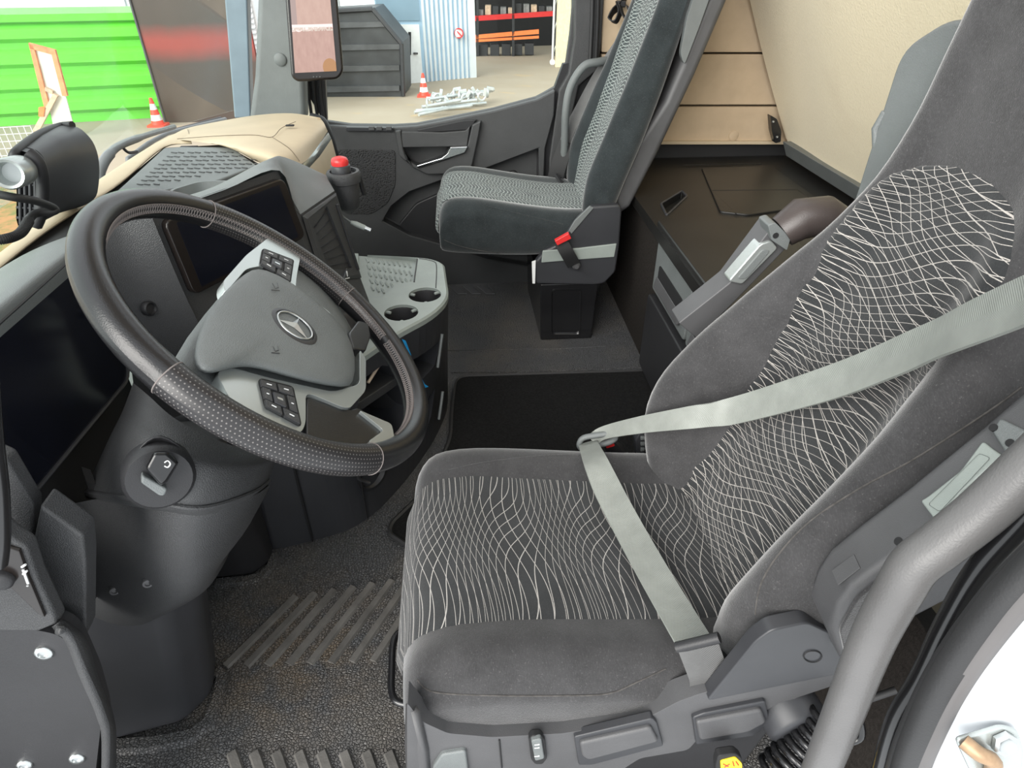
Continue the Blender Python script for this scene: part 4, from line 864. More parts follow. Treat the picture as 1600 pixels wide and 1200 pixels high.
os_ = MB().prism(rnd(PX([(826, 1156), (832, 1150), (846, 1150), (852, 1158), (855, 1186), (848, 1195), (836, 1195), (830, 1188)], Y=YS-.006), .004), (0, .01, 0)).build('height_switch', 'black', ds, bevel=.002)
MB().prism(rnd(PX([(830, 1158), (846, 1155), (851, 1186), (836, 1190)], Y=YS-.011), .004), (0, .008, 0)).build('rocker', 'plastic_g', os_, bevel=.003)
for y in (1164, 1169, 1182): MB().tube(PX([(835, y), (843, y-1)], Y=YS-.0115), .0008, 4).build('switch_icon', 'white', os_)
MB().tube(PX([(780, 1156), (784, 1200)], Y=YS-.001), .0012, 5).build('panel_joint', 'black', ds)
MB().prism(rnd(PX([(676, 1200), (690, 1180), (728, 1174), (735, 1230), (676, 1240)], Y=YS-.006), .006), (0, .012, 0)).build('front_lever', 'plastic_g', ds, bevel=.004)
MB().prism(rnd(PX([(1104, 1096), (1180, 1003), (1205, 985), (1262, 973), (1300, 990), (1335, 1040), (1320, 1052)], Y=YS-.008), .008), (0, .02, 0)).build('hinge_shield', 'plastic_s', ds, bevel=.006, seg=3)
MB().tube([at(1270+14*math.cos(k*.35), 1026+9*math.sin(k*.35), Y=YS-.009) for k in range(18)], .0008, 4, closed=True).build('cover_plug', 'black', ds)
MB().lathe(at(1238, 1118, Y=YS-.0), (.25, -1, -.15), [(.042, -.02), (.042, .012), (.037, .018), (.03, .019), (0, .019)], 28).build('recline_knob', 'plastic_s', ds)
# recliner arm and armrest hinges
YA = .392
side = [(1298, 985), (1312, 950), (1335, 920), (1385, 882), (1465, 825), (1600, 722), (1720, 625), (1800, 700), (1600, 880), (1430, 968), (1350, 1042), (1318, 1040)]
MB().prism(PX(side, Y=YA), (0, .055, 0)).build('recliner_arm', 'seatgrey', ds, bevel=.01, seg=3)
MB().prism(rnd(PX([(1312, 985), (1340, 935), (1385, 900), (1430, 880), (1420, 950), (1345, 1030), (1322, 1028)], Y=YA-.003), .01), (0, .006, 0)).build('arm_cover', 'velour', ds, bevel=.002)
a0, a1 = at(1335, 920, Y=YA), at(1465, 825, Y=YA); an = (a1-a0).cross(V((0, 1, 0))).normalized(); an = an if an.x < 0 else -an
hp = MB().prism(rnd(PL([(1437, 782), (1448, 776), (1500, 735), (1535, 688), (1550, 700), (1568, 712), (1500, 770), (1472, 812), (1460, 812)], a0+an*.006, an), .004), -an*.02).build('armrest_handle', 'plastic_l', ds, bevel=.003)
MB().grid([PL([(1450, 788), (1530, 708), (1548, 715), (1468, 800)], a0+an*.0068, an), PL([(1460, 784), (1525, 718), (1536, 721), (1468, 791)], a0-an*.004, an)], True, False, True).build('grip_groove', 'plastic_g', hp, bevel=.002)
MB().prism(rnd(PL([(1548, 672), (1562, 652), (1640, 690), (1610, 730), (1575, 715)], a0+an*.012, an), .004), -an*.03).build('hinge_block', 'plastic_g', ds, bevel=.005)
for x, y in ((1552, 668), (1578, 692)): MB().lathe(onpl(x, y, a0+an*.0125, an), an, [(.0038, -.002), (.0038, .0006), (0, .0006)], 12).build('hinge_hole', 'black', ds)
MB().lathe(onpl(1404, 846, a0+an*.0005, an), an, [(.0045, -.002), (.0045, .0006), (0, .0006)], 12).build('hinge_hole', 'black', ds)
MB().prism(PL([(1300, 892), (1335, 866), (1345, 888), (1310, 915)], a0+an*.0005, an), an*.0012).build('clip_plate', 'seatgrey', ds, bevel=.0005)
# far armrest seen over the bolster
YB = .97
MB().prism(rnd(PX([(1060, 505), (1140, 442), (1208, 352), (1224, 362), (1232, 385), (1150, 470), (1090, 530)], Y=YB), .004), (0, .05, 0)).build('recliner_arm', 'seatgrey', ds, bevel=.005)
hh = MB().prism(rnd(PX([(1138, 440), (1188, 382), (1206, 376), (1216, 388), (1160, 445)], Y=YB-.006), .006), (0, .03, 0)).build('armrest_handle', 'silverp', ds, bevel=.004)
MB().prism(rnd(PX([(1152, 436), (1192, 390), (1204, 392), (1166, 436)], Y=YB-.008), .006), (0, .004, 0)).build('grip_groove', 'plastic_g', hh, bevel=.001)
MB().prism(rnd(PX([(1200, 352), (1212, 348), (1236, 372), (1230, 392), (1206, 376)], Y=YB-.012), .004), (0, .04, 0)).build('hinge_block', 'plastic_g', ds, bevel=.005)
MB().lathe(at(1212, 368, Y=YB-.012), (0, -1, 0), [(.005, -.002), (.005, .0008), (0, .0008)], 12).build('hinge_hole', 'black', ds)
MB().tube([at(1222, 362, Y=YB+.01), at(1250, 342, Y=YB+.01), at(1285, 338, Y=YB+.01), at(1330, 365, Y=YB+.01)], [.028, .034, .034, .03], 14).build('armrest_pad', pm('worn brown black leather', (.045, .036, .034), .4, grain=600, gst=.3), ds)
# control unit between cushion and backrest on the far side
cu = MB().prism(rnd(PX([(992, 688), (1002, 674), (1026, 668), (1026, 705), (1010, 725), (998, 722)], Y=.96), .006), (0, .03, 0)).build('control_unit', 'plastic_s', ds, bevel=.004)
for k in range(6): MB().box(at(1004+(k % 2)*9, 684+(k//2)*9, Y=.956), (.008, .006, .007)).build('control_button', 'plastic_g', cu, bevel=.001)
MB().tube([at(1024, 704, Y=.965), at(1014, 738, Y=.965)], .011, 10).build('unit_stem', 'seatgrey', ds)
MB().tube(cr([at(640, 984, Z=.285), at(622, 990, Z=.285), at(614, 1008, Z=.285), at(612, 1050, Z=.285), at(612, 1080, Z=.285), at(620, 1096, Z=.285), at(642, 1102, Z=.285)], 6), .0055, 10).build('slide_bar', 'gloss', ds)
# seams sewn into the driver's seat
def seam(pxs, parent, mat='seamd', r=.0011):
    P = [hit(x, y, .0004) for x, y in pxs]; P = [p for p in P if p is not None]
    MB().tube(cr(P, 4), r, 6).build('seam', mat, parent)
M['seamd'] = pm('dusty seam', (.06, .056, .053), .9, var=.4, vs=120)
seam([(652, 1062), (668, 1078), (700, 1084), (780, 1087), (880, 1087), (950, 1084), (995, 1066), (1040, 1045)], ds)
seam([(1180, 960), (1188, 915), (1215, 868), (1265, 815), (1340, 765), (1420, 722), (1500, 672), (1560, 632), (1596, 605)], ds)
seam([(700, 735), (760, 722), (850, 712), (905, 712)], ds, 'velour')
# ---- driver's belt
bt = thing('driver_seat_belt', at(935, 690, Y=.93), 'grey webbing seat belt buckled across the driver seat', 'seat belt')
sh = [(925, 688, .93), (945, 676, .925), (1000, 664, .868), (1080, 652, .795), (1150, 641, .765), (1300, 597, .645), (1420, 549, .555), (1500, 512, .492), (1600, 470, .43), (1720, 420, .37)]
P = cr([at(x, y, Y=q) for x, y, q in sh]+[at(1860, 368, Y=.335), V((.60, .30, 1.17)), V((.80, .29, 1.34))], 6)
sd = []; wd = []
for i, p in enumerate(P): t = i/(len(P)-1); sd.append(V((.30*(1-t)+.15, .25, .9)).lerp(V((.15, -.1, 1)), t)); wd.append(lerp(.012, .0245, ss(0, .5, t)))
MB().ribbon(P, wd, sd).build('shoulder_strap', 'belt', bt)
lp = cr([at(918, 692, Y=.93)+V((0, 0, .0)), at(930, 720, Z=.462), at(950, 765, Z=.447), at(980, 822, Z=.432), at(1015, 885, Z=.431), at(1050, 945, Z=.437), at(1084, 1002, Z=.452)], 6)
MB().ribbon(lp, [lerp(.018, .0245, ss(0, .35, i/(len(lp)-1))) for i in range(len(lp))], [V((1, .35, .1)).lerp(V((1, .15, .0)), i/(len(lp)-1)) for i in range(len(lp))]).build('lap_strap', 'belt', bt)
tg = at(925, 690, Y=.93)
MB().tube(cr([at(905, 694, Y=.93), at(912, 684, Y=.93), at(935, 680, Y=.925), at(955, 678, Y=.92), at(962, 684, Y=.92), at(950, 692, Y=.925), at(925, 698, Y=.93), at(910, 702, Y=.93)], 4, True), .0055, 8, closed=True).build('tongue', 'plastic_g', bt)
bu = MB().prism(rnd(PX([(940, 692), (958, 688), (988, 722), (970, 722), (950, 712)], Y=.94), .004), (0, .025, 0)).build('buckle', 'plastic_d', bt, bevel=.004)
MB().prism(PX([(944, 693), (958, 690), (961, 697), (948, 701)], Y=.937), (0, .006, 0)).build('release_button', 'red', bu, bevel=.001)
e0, e1 = at(1057, 1012, Y=.455), at(1124, 996, Y=.445)
MB().tube([e0, e1], .007, 8).build('sleeve_bar', 'plastic_d', bt)
MB().ribbon(cr([at(1090, 1008, Y=.45), at(1100, 1035, Y=.443), at(1108, 1060, Y=.438), at(1108, 1085, Y=.437)], 4), .025, V((1, -.1, 0))).build('anchor_sleeve', 'belt_d', bt)
# ---- passenger seat
ps_ = thing('captain_chair', (.2, 2.25, 0), 'green grey patterned passenger seat on a black steel pedestal', 'seat')
cushion(ps_, 2.25, [(-.085, .42, .35), (-.078, .46, .335), (-.06, .49, .33), (-.03, .503, .33), (.03, .502, .325), (.10, .49, .32), (.18, .475, .315), (.26, .462, .315), (.34, .452, .32), (.44, .45, .33)], .235, .28, .014, 'velour_p', 'patt_p', .15)
backrest(ps_, 2.25, [(.44, .425), (.56, .455), (.70, .505), (.84, .552), (.98, .592), (1.1, .62), (1.25, .65), (1.4, .68)],
    [(.44, .215), (.55, .235), (.7, .232), (.84, .215), (.95, .20), (1.1, .185), (1.25, .17), (1.4, .14)], [(.44, .03), (.55, .055), (.75, .05), (.95, .035), (1.1, .02), (1.4, .01)], .07, 'velour_p', 'patt_p', [(.44, .12), (.6, .14), (1., .135), (1.3, .12)], 1.33)
sh_n = [(.50, .50), (.52, .62), (.56, .68), (.63, .80), (.665, .90), (.70, 1.02), (.755, 1.2), (.82, 1.2), (.775, 1.06), (.715, .87), (.63, .64), (.56, .47), (.52, .44)]
MB().prism([V((x, 2.06, z_)) for x, z_ in sh_n], (0, .38, 0)).build('back_shell', 'seatgrey', ps_, bevel=.02, seg=3)
MB().prism(rnd([V((.655, 2.048, .93)), V((.66, 2.048, 1.02)), V((.70, 2.048, 1.2)), V((.75, 2.048, 1.2)), V((.70, 2.048, 1.0)), V((.672, 2.048, .90))], .015), (0, .02, 0)).build('side_wing', 'plastic_g', ps_, bevel=.006)
YP = 2.0
seam([(690, 318), (705, 312), (760, 322), (820, 336), (880, 350)], ps_, 'velour_p')
seam([(688, 372), (720, 385), (780, 396), (835, 400)], ps_, 'seamd', .0008)
MB().prism(rnd(PX([(836, 410), (852, 391), (868, 384), (905, 340), (925, 323), (968, 320), (972, 328), (968, 385), (962, 425), (945, 443), (930, 446), (838, 444)], Y=YP), .01), (0, .03, 0)).build('side_shield', 'plastic_s', ps_, bevel=.008, seg=3)
MB().prism(PX([(848, 392), (905, 388), (964, 381), (960, 402), (905, 406), (846, 411)], Y=YP-.005), (0, .008, 0)).build('shield_band', 'plastic_l', ps_, bevel=.003)
MB().prism(PX([(898, 345), (922, 322), (928, 325), (893, 366), (889, 360)], Y=YP-.004), (0, .008, 0)).build('shield_edge', 'plastic_g', ps_, bevel=.002)
pb = thing('pedestal', (.35, 2.1, 0), None); pb.parent = ps_; pb.location = ROOTLOC[pb.name]-ROOTLOC[ps_.name]
c4 = [V((.262, 2.006, 0)), V((.449, 2.006, 0)), V((.46, 2.42, 0)), V((.255, 2.42, 0))]
MB().loft(c4, [V((p.x*1.02-.012 if p.x < .3 else p.x+.012, p.y, .226)) for p in c4]).build('box', 'gloss', pb, bevel=.006)
pf = PX([(862, 452), (908, 452), (906, 522), (862, 522)], Y=2.004)
MB().grid([rnd(pf, .015), [p+V((0, -.003, 0)) for p in rnd(pf, .015)], [p+V((0, .004, 0))+(sum(pf, V())/4-p)*.1 for p in rnd(pf, .015)]], True, False, True).build('pressed_panel', 'gloss', pb)
MB().prism(PX([(831, 409), (837, 407), (836, 443), (832, 443)], Y=1.995), (0, .003, 0)).build('label_strip', 'white', pb, smooth=False)
bs = MB().ribbon(cr([at(876, 378, Y=1.985), at(886, 395, Y=1.975), at(896, 413, Y=1.985)], 5), .022, V((1, 0, .35)), .006).build('buckle_stalk', 'black', ps_)
MB().prism(rnd(PX([(867, 377), (889, 365), (893, 373), (871, 384)], Y=1.965), .003), (0, .02, 0)).build('buckle_release', 'red', ps_, bevel=.002)
MB().lathe(at(900, 414, Y=1.99), (0, -1, 0), [(.014, -.01), (.014, .006), (.008, .01), (.008, .016), (0, .016)], 14).build('anchor_bolt', 'seatgrey', ps_)
pbt = thing('passenger_seat_belt', at(880, 240, Y=2.42), 'grey belt running down beside the passenger backrest', 'seat belt')
MB().ribbon(cr([at(1016, 0, Y=2.47), at(975, 60, Y=2.46), at(935, 120, Y=2.46), at(905, 175, Y=2.46), at(887, 210, Y=2.46), at(876, 260, Y=2.46)], 5), .022, V((.8, -.3, .5))).build('strap', 'belt_d', pbt)
MB().ribbon(cr([at(886, 222, Y=2.45), at(872, 262, Y=2.43), at(862, 305, Y=2.43)], 5), .03, V((.9, -.3, .3))).build('lower_strap', 'black', pbt)
MB().prism(rnd(PX([(883, 199), (888, 197), (888, 228), (884, 231), (878, 222), (880, 212)], Y=2.43), .004), (0, .02, 0)).build('guide', 'silver', pbt, bevel=.003)
for k, (a, b) in enumerate((((868, 272), (885, 300)), ((878, 285), (893, 310)), ((862, 290), (890, 312)), ((858, 300), (885, 318)))): MB().tube([at(*a, Y=2.40), at(*b, Y=2.38)], .008, 6).build('anchor_link', 'gloss' if k % 2 else 'plastic_d', pbt)
# ================================================================== near door opening
gp_ = thing('entry_grab_rail', at(1290, 1230, Y=.27), 'long grey bent grab rail beside the driver seat', 'handle')
MB().tube(cr([at(1950, 430, Y=.29), at(1760, 598, Y=.27), at(1640, 702, Y=.27), at(1540, 795, Y=.27), at(1470, 851, Y=.27), at(1430, 882, Y=.27), at(1407, 918, Y=.268), at(1363, 1000, Y=.266), at(1313, 1126, Y=.262), at(1270, 1235, Y=.258), at(1225, 1360, Y=.25)], 6), .0155, 16).build('rail', pm('worn grey rail plastic', (.10, .098, .098), .42, grain=600, gst=.25), gp_)
sl1 = thing('trim_6', at(1400, 1200, Y=.24), 'black rubber door seal and pipe along the door opening', 'seal', kind='structure')
MB().tube(cr([at(1680, 720, Y=.26), at(1600, 812, Y=.26), at(1530, 890, Y=.26), at(1480, 975, Y=.26), at(1440, 1060, Y=.255), at(1400, 1130, Y=.25), at(1372, 1230, Y=.245), at(1350, 1330, Y=.24)], 6), .0085, 10).build('pipe', 'gloss', sl1)
sp_ = [(1720, 790), (1600, 905), (1545, 968), (1490, 1045), (1450, 1120), (1415, 1210), (1390, 1330)]
MB().tube(cr([at(x, y, Y=.215) for x, y in sp_], 6), .011, 10).build('seal_bead', 'rubber', sl1)
MB().tube(cr([at(x+14, y+9, Y=.21) for x, y in sp_], 6), .008, 10).build('seal_lip', pm('grey rubber lip', (.09, .085, .085), .5), sl1)
MB().tube(cr([at(x-14, y-9, Y=.225) for x, y in sp_], 6), .008, 10).build('seal_clip', 'rubber', sl1)
bd = thing('trim_7', at(1550, 1150, Y=.15), 'white painted door frame of the truck cab with a striker plate', 'door frame', kind='structure')
E1 = [at(x+20, y+14, Y=.208) for x, y in sp_]; E2 = [at(x+50, y+32, Y=.19) for x, y in sp_]; E3 = [p+V((.30, -.02, -.06)) for p in E2]
MB().grid([E1, E2, E3]).build('frame_skin', 'paint', bd, sub=1)
stp = at(1545, 1165, Y=.186); stn = V((-.1, -.9, .42)).normalized()
sb = MB().prism(rnd(PL([(1488, 1150), (1520, 1140), (1560, 1128), (1585, 1135), (1594, 1165), (1590, 1230), (1530, 1240)], stp, stn), .004), stn*.004).build('striker_plate', 'silverp', bd, bevel=.002)
MB().lathe(onpl(1568, 1160, stp+stn*.005, stn), stn, [(.0085, 0), (.0085, .003), (.006, .004), (.004, .002), (0, .002)], 6).build('bolt', 'silver', sb)
MB().tube(cr([onpl(1505, 1158, stp+stn*.006, stn), onpl(1530, 1178, stp+stn*.012, stn), onpl(1552, 1190, stp+stn*.012, stn), onpl(1548, 1215, stp+stn*.006, stn)], 5), .005, 8).build('striker_loop', pm('rusty steel', (.3, .2, .12), .5, .4, var=.4, vs=60), sb)
# coiled hose and tag under the seat edge
ch = thing('coiled_air_hose', at(1215, 1230, Y=.37), 'black coiled air hose hanging under the driver seat edge', 'hose')
h0, h1 = at(1210, 1215, Y=.375), at(1300, 1125, Y=.40); ha = (h1-h0).normalized(); hx = ha.cross(V((0, 0, 1))).normalized(); hy = ha.cross(hx)
MB().tube([h0+ha*((h1-h0).length*i/150)+(hx*math.cos(i*.377)+hy*math.sin(i*.377))*.026 for i in range(151)], .0048, 8).build('coil', 'gloss', ch)
MB().tube(cr([h1+hx*.026, h1+ha*.02, at(1340, 1120, Y=.40), at(1345, 1150, Y=.39), at(1325, 1160, Y=.39)], 5), .0055, 8).build('hose_tail', 'gloss', ch)
MB().tube(cr([at(1350, 1095, Y=.42), at(1400, 1078, Y=.42)], 4), .005, 8).build('hose_branch', 'rubber', ch)
yt = thing('pull_tag', at(1140, 1196, Y=.39), 'yellow tag with red print under the driver seat edge', 'tag')
tgb = MB().prism(rnd(PX([(1118, 1196), (1122, 1182), (1150, 1178), (1160, 1186), (1164, 1230), (1120, 1230)], Y=.385), .006), (0, .012, 0)).build('holder', 'black', yt, bevel=.003)
MB().prism(rnd(PX([(1126, 1190), (1150, 1184), (1160, 1194), (1160, 1226), (1128, 1226)], Y=.383), .004), (0, .003, 0)).build('tag_face', 'yellow', yt, bevel=.001)
for (a, b) in (((1130, 1194), (1138, 1198)), ((1132, 1199), (1140, 1194)), ((1145, 1190), (1147, 1197)), ((1150, 1190), (1154, 1196))): MB().tube(PX([a, b], Y=.3825), .0008, 4).build('print', 'red', yt)
# ================================================================== the yard
GZ, GS = -2.0, .04
def gp(x, y):
    d = ray(x, y); return CAM+d*((CAM.z-GZ)/-(d.z+GS*d.y))
def ground_mat():
    g = G('sandy concrete yard'); v = g.coord(); a = g.noise(v, .5, 5, .6); b = g.noise(v, 6, 4)
    c = g.mix(a, (.30, .24, .165), (.42, .365, .29)); c = g.mix(g.mul(b, .3), c, (.30, .25, .19)); c = g.mix(g.ramp(g.noise(v, .9, 3), .62, .75), c, (.46, .33, .18))
    g.set(Base_Color=c, Roughness=.9); return g.m
yg = MB().poly([V((x, y, GZ-GS*y)) for x, y in ((-60, 3.2), (60, 3.2), (60, 80), (-60, 80))]).build('ground', ground_mat(), smooth=False, kind='structure', label='sandy concrete yard outside the truck', cat='ground')
vb = [gp(x, y)+V((0, 0, .01)) for x, y in ((-120, 300), (60, 292), (70, 400), (-120, 420))]
def verge_mat():
    g = G('rusty grass verge'); v = g.coord(); n1 = g.noise(v, 3, 5, .7); g.set(Base_Color=g.mix(g.ramp(n1, .4, .6), (.14, .17, .05), (.36, .2, .08)), Roughness=1.); return g.m
MB().prism(vb, (0, 0, .02)).build('grass_verge', verge_mat(), smooth=False, kind='stuff', label='strip of rusty green grass beside the truck', cat='grass')
def upto(p, y): # point straight above ground point p that shows at image height y
    d1, d2 = ray(800, y), None
    lo, hi = p.z, p.z+15
    for _ in range(40):
        m = (lo+hi)/2; q = V((p.x, p.y, m))-CAM; yy = 600+FPX*q.dot(_D)/q.dot(_F)
        if yy > y: lo = m
        else: hi = m
    return V((p.x, p.y, lo))
greens = [pm('bright green container paint', (.13, .6, .05), .4, var=.06, vs=1.5)]
gc = thing('green_container', gp(100, 196), 'long bright green steel container with horizontal ribs', 'container')
b0, b1 = gp(-260, 212), gp(262, 183); ed = (b1-b0); H_ = 2.5; ed.z = 0; gnn = V((ed.y, -ed.x, 0)).normalized(); gnn = gnn if gnn.y < 0 else -gnn
bk_ = -gnn*2.3
MB().loft([b0, b1, b1+bk_, b0+bk_], [p+V((0, 0, H_)) for p in (b0, b1, b1+bk_, b0+bk_)]).build('box', greens[0], gc, smooth=False)
for k in range(4):
    z0 = .22+k*.56
    rr = [[p+V((0, 0, z0)), p+gnn*.14+V((0, 0, z0+.10)), p+gnn*.14+V((0, 0, z0+.30)), p+V((0, 0, z0+.42))] for p in (b0, b1)]
    MB().grid(rr, True, True, True).build('rib', greens[0], gc, smooth=False)
MB().grid([[p+gnn*.16+V((0, 0, H_-.14)), p+gnn*.16+V((0, 0, H_+.02)), p-gnn*.1+V((0, 0, H_+.02)), p-gnn*.1+V((0, 0, H_-.14))] for p in (b0, b1)], True, True, True).build('top_rail', greens[0], gc, smooth=False)
# leaning hoarding frame
M['wood'] = pm('weathered pale timber', (.56, .42, .30), .8, var=.25, vs=8); M['oldred'] = pm('faded orange timber', (.70, .27, .12), .7, var=.25, vs=6); M['dirtywhite'] = pm('dirty white board', (.72, .70, .62), .7, var=.15, vs=3)
hf = thing('hoarding_frame', gp(90, 215), 'weathered orange and white timber frame leaning before the green container', 'frame')
hpn = gp(92, 215); hq = lambda L, o=0.: PL(L, hpn-_H*o, _H)
MB().prism(hq([(55, 76), (84, 82), (113, 190), (84, 200)]), _H*.03).build('board', 'dirtywhite', hf, smooth=False)
for L in ([(44, 67), (86, 78), (84, 86), (47, 76)], [(44, 67), (52, 72), (78, 170), (70, 172)], [(79, 80), (86, 79), (105, 150), (97, 150)]): MB().prism(hq(L, .05), _H*.06).build('batten', 'oldred', hf, smooth=False)
MB().prism(hq([(83, 146), (90, 150), (58, 210), (46, 212)], .1), _H*.05).build('brace', 'wood', hf, smooth=False)
MB().prism(hq([(70, 136), (82, 142), (82, 148), (70, 142)], .08), _H*.05).build('batten', 'wood', hf, smooth=False)
MB().prism(hq([(60, 168), (70, 168), (68, 182), (60, 182)], .12), _H*.1).build('block', 'orange', hf, smooth=False)
# wire fence panel
wf = thing('mesh_fence', gp(20, 245), 'low pale wire mesh fence panel before the green container', 'fence'); w0, w1 = gp(-60, 252), gp(66, 243)
for k in range(13): p = lerp(w0, w1, k/12); MB().tube([p, p+V((0, 0, .62))], .008, 5).build('upright_wire', 'white', wf)
for k in range(5): MB().tube([w0+V((0, 0, .05+k*.14)), w1+V((0, 0, .05+k*.14))], .008, 5).build('cross_wire', 'white', wf)
# cones
M['cone'] = pm('red orange cone plastic', (.85, .07, .04), .5, var=.06)
def cone(p, label, h):
    t = thing('traffic_cone', p, label, 'cone', 'traffic cones in the yard'); r = lambda z_: lerp(.17, .035, z_/h)*h/.7
    MB().prism(rnd([p+V((x, y, .0)) for x, y in ((-.22, -.22), (.22, -.22), (.22, .22), (-.22, .22))], .05), (0, 0, .05)).build('base', 'cone', t)
    zs = [.05, .22*h, .42*h, .60*h, .80*h, h]
    for k in range(5): MB().lathe(p, (0, 0, 1), [(r(zs[k]), zs[k]), (r(zs[k+1]), zs[k+1])], 20).build('red_band' if k % 2 == 0 else 'white_band', 'cone' if k % 2 == 0 else 'white', t)
    return t
cone(gp(248, 197), 'red and white traffic cone beside the green container', .68); cone(gp(663, 151), 'red and white traffic cone by the white door', .69)
# dark panel beside the container
def dark_panel():
    g = G('grimy brown steel'); v = g.xyz(g.coord()); n1 = g.noise(g.coord(), .8, 4, .6)
    refl = g.ma('SUBTRACT', 1., g.ramp(g.ma('ABSOLUTE', g.add(g.add(v[2], g.mul(n1, .3)), -2.0)), .08, .45))  # soft red band: a blurred reflection painted into the steel colour
    c = g.mix(n1, (.04, .03, .024), (.075, .057, .047)); c = g.mix(g.mul(refl, .9), c, (.26, .045, .035)); g.set(Base_Color=c, Roughness=.35); return g.m
k0, k1 = gp(259, 192), gp(420, 188); dk = thing('steel_panel', k0, 'tall grimy brown steel panel with a painted red reflection beside the green container', 'panel')
MB().loft([k0, k1, k1+V((0, .12, 0)), k0+V((0, .12, 0))], [p+V((0, 0, 3.6)) for p in (k0, k1, k1+V((0, .12, 0)), k0+V((0, .12, 0)))]).build('sheet', dark_panel(), dk, smooth=False)
MB().tube([k0+V((0, -.02, 0)), k0+V((0, -.02, 3.6))], .03, 6).build('edge_tube', 'seatgrey', dk)
# louvred white wall beyond the pillar
lv = thing('louvre_screen', gp(400, 172), 'white louvred metal screen behind the windscreen pillar', 'screen')
l0, l1 = gp(355, 176), gp(425, 172)
for p in (l0, lerp(l0, l1, .5), l1): MB().tube([p+V((0, .1, 0)), p+V((0, .1, 4.4))], .05, 6).build('post', 'white', lv)
sl0 = None
for k in range(34):
    z0 = .1+k*.125; MB().loft([l0+V((0, 0, z0)), l1+V((0, 0, z0)), l1+V((0, .06, z0+.10)), l0+V((0, .06, z0+.10))], [q+V((0, -.015, 0)) for q in (l0+V((0, 0, z0)), l1+V((0, 0, z0)), l1+V((0, .06, z0+.10)), l0+V((0, .06, z0+.10)))]).build('louvre', 'white', lv, smooth=False)
# building behind the green container
M['sheet'] = pm('white grey profiled sheet', (.62, .66, .69), .5, var=.06, vs=1); M['sheetb'] = pm('pale blue profiled sheet', (.36, .52, .66), .5, var=.06, vs=1)
b2 = thing('office_building', V((-14, 32, -3.3)), 'grey office building with a window band behind the green container', 'building')
MB().box((-16, 33, -.2), (22, .4, 6.2)).build('wall', 'sheet', b2, smooth=False)
M['bluewin'] = pm('blue grey window glass', (.22, .33, .42), .15, var=.1, vs=.6)
for k in range(5):
    wnd = MB().box((-25+k*2.2, 32.75, .55), (2.0, .1, 1.4)).build('window', 'white', b2, smooth=False); MB().box((-25+k*2.2, 32.68, .55), (1.86, .06, 1.26)).build('pane', 'bluewin', wnd, smooth=False)
cg = MB()
for k in range(21): cg.box((-14+k*.42, 32.75, -.2), (.16, .1, 6.2))
cg.build('profiled_ribs', 'sheet', b2, smooth=False, kind='stuff')
# black skip
sk = thing('black_skip', gp(570, 158), 'black steel skip with a sloped end near the white door', 'skip')
skp = gp(630, 151); kn = _H; P = PL([(440, 168), (630, 151), (627, 68), (582, 14), (440, 22)], skp, kn)
MB().prism(P, _H*2.0).build('body', pm('dirty black steel', (.035, .037, .04), .45, var=.35, vs=2), sk, smooth=False)
for y in (40, 75, 108, 140):
    xr = min(622, 582+(y-14)*.8) if y < 68 else 624
    MB().prism(PL([(440, y+6), (xr, y+2), (xr, y-6), (440, y-4)], skp-_H*.08, kn), _H*.1).build('rib', pm('grey steel rib', (.06, .062, .066), .45, var=.3, vs=2), sk, smooth=False)
for a, b in (((582, 14), (627, 68)), ((627, 68), (630, 150)), ((440, 22), (582, 14))): MB().tube([onpl(*a, skp-_H*.06, kn), onpl(*b, skp-_H*.06, kn)], .07, 6).build('edge_rail', 'plastic_s', sk)
# warehouse
wA, wB = gp(738, 121), gp(600, 134); wn_ = (wB-wA); wn_.z = 0; wn_ = V((-wn_.y, wn_.x, 0)).normalized(); wn_ = wn_ if wn_.y < 0 else -wn_
def WP(L, o=0.): return PL(L, wA+wn_*o, wn_)
wh = thing('warehouse', wA, 'pale blue warehouse with a white door and an open bay of racking', 'building')
def wl(x): p = onpl(x, 100, wA, wn_); return V((p.x, p.y, GZ-GS*p.y))
def wbox(x0, x1, y1, mat, nm, o=0., dep=.2, y0=None):
    a, b = wl(x0), wl(x1)
    if y0 is not None: a, b = upto(a, y0), upto(b, y0)
    ta, tb = upto(wl(x0), y1), upto(wl(x1), y1)
    return MB().prism([a+wn_*o, b+wn_*o, tb+wn_*o, ta+wn_*o], -wn_*dep).build(nm, mat, wh, smooth=False)
wbox(360, 606, -160, 'sheet', 'wall', -4.); wbox(605, 742, -160, 'sheetb', 'wall')
dr_ = wbox(606, 658, 38, 'white', 'door', .06, .1); 
MB().prism(WP([(638, 50), (642, 50), (642, 86), (638, 86)], .08), wn_*.02).build('door_window', 'black', dr_, smooth=False)
MB().prism(WP([(646, 82), (652, 82), (652, 85), (646, 85)], .08), wn_*.05).build('door_handle', 'seatgrey', dr_, smooth=False)
wbox(596, 660, -12, 'bluewin', 'window', .05, .08, 32)
cg = MB()
for k in range(10):
    x = 664+k*7; a, b = wl(x), wl(x+3); ta, tb = upto(a, -160), upto(b, -160); cg.prism([a, b, tb, ta], wn_*.06)
cg.build('profiled_ribs', 'sheet', wh, smooth=False, kind='stuff')
wbox(733, 742, -160, 'sheet', 'corner_post', .1)
MB().lathe(WP([(717, 52)], .09)[0], wn_, [(.17, 0), (.17, .02), (0, .02)], 20).build('round_sign', 'white', wh)
MB().tube([WP([(717, 52)], .13)[0]+V((math.cos(k*.314)*.15, 0, math.sin(k*.314)*.15)) for k in range(20)], .022, 6, closed=True).build('sign_ring', 'red', wh); MB().tube([WP([(717, 52)], .13)[0]+V((-.1, 0, .1)), WP([(717, 52)], .13)[0]+V((.1, 0, -.1))], .02, 6).build('sign_bar', 'red', wh)
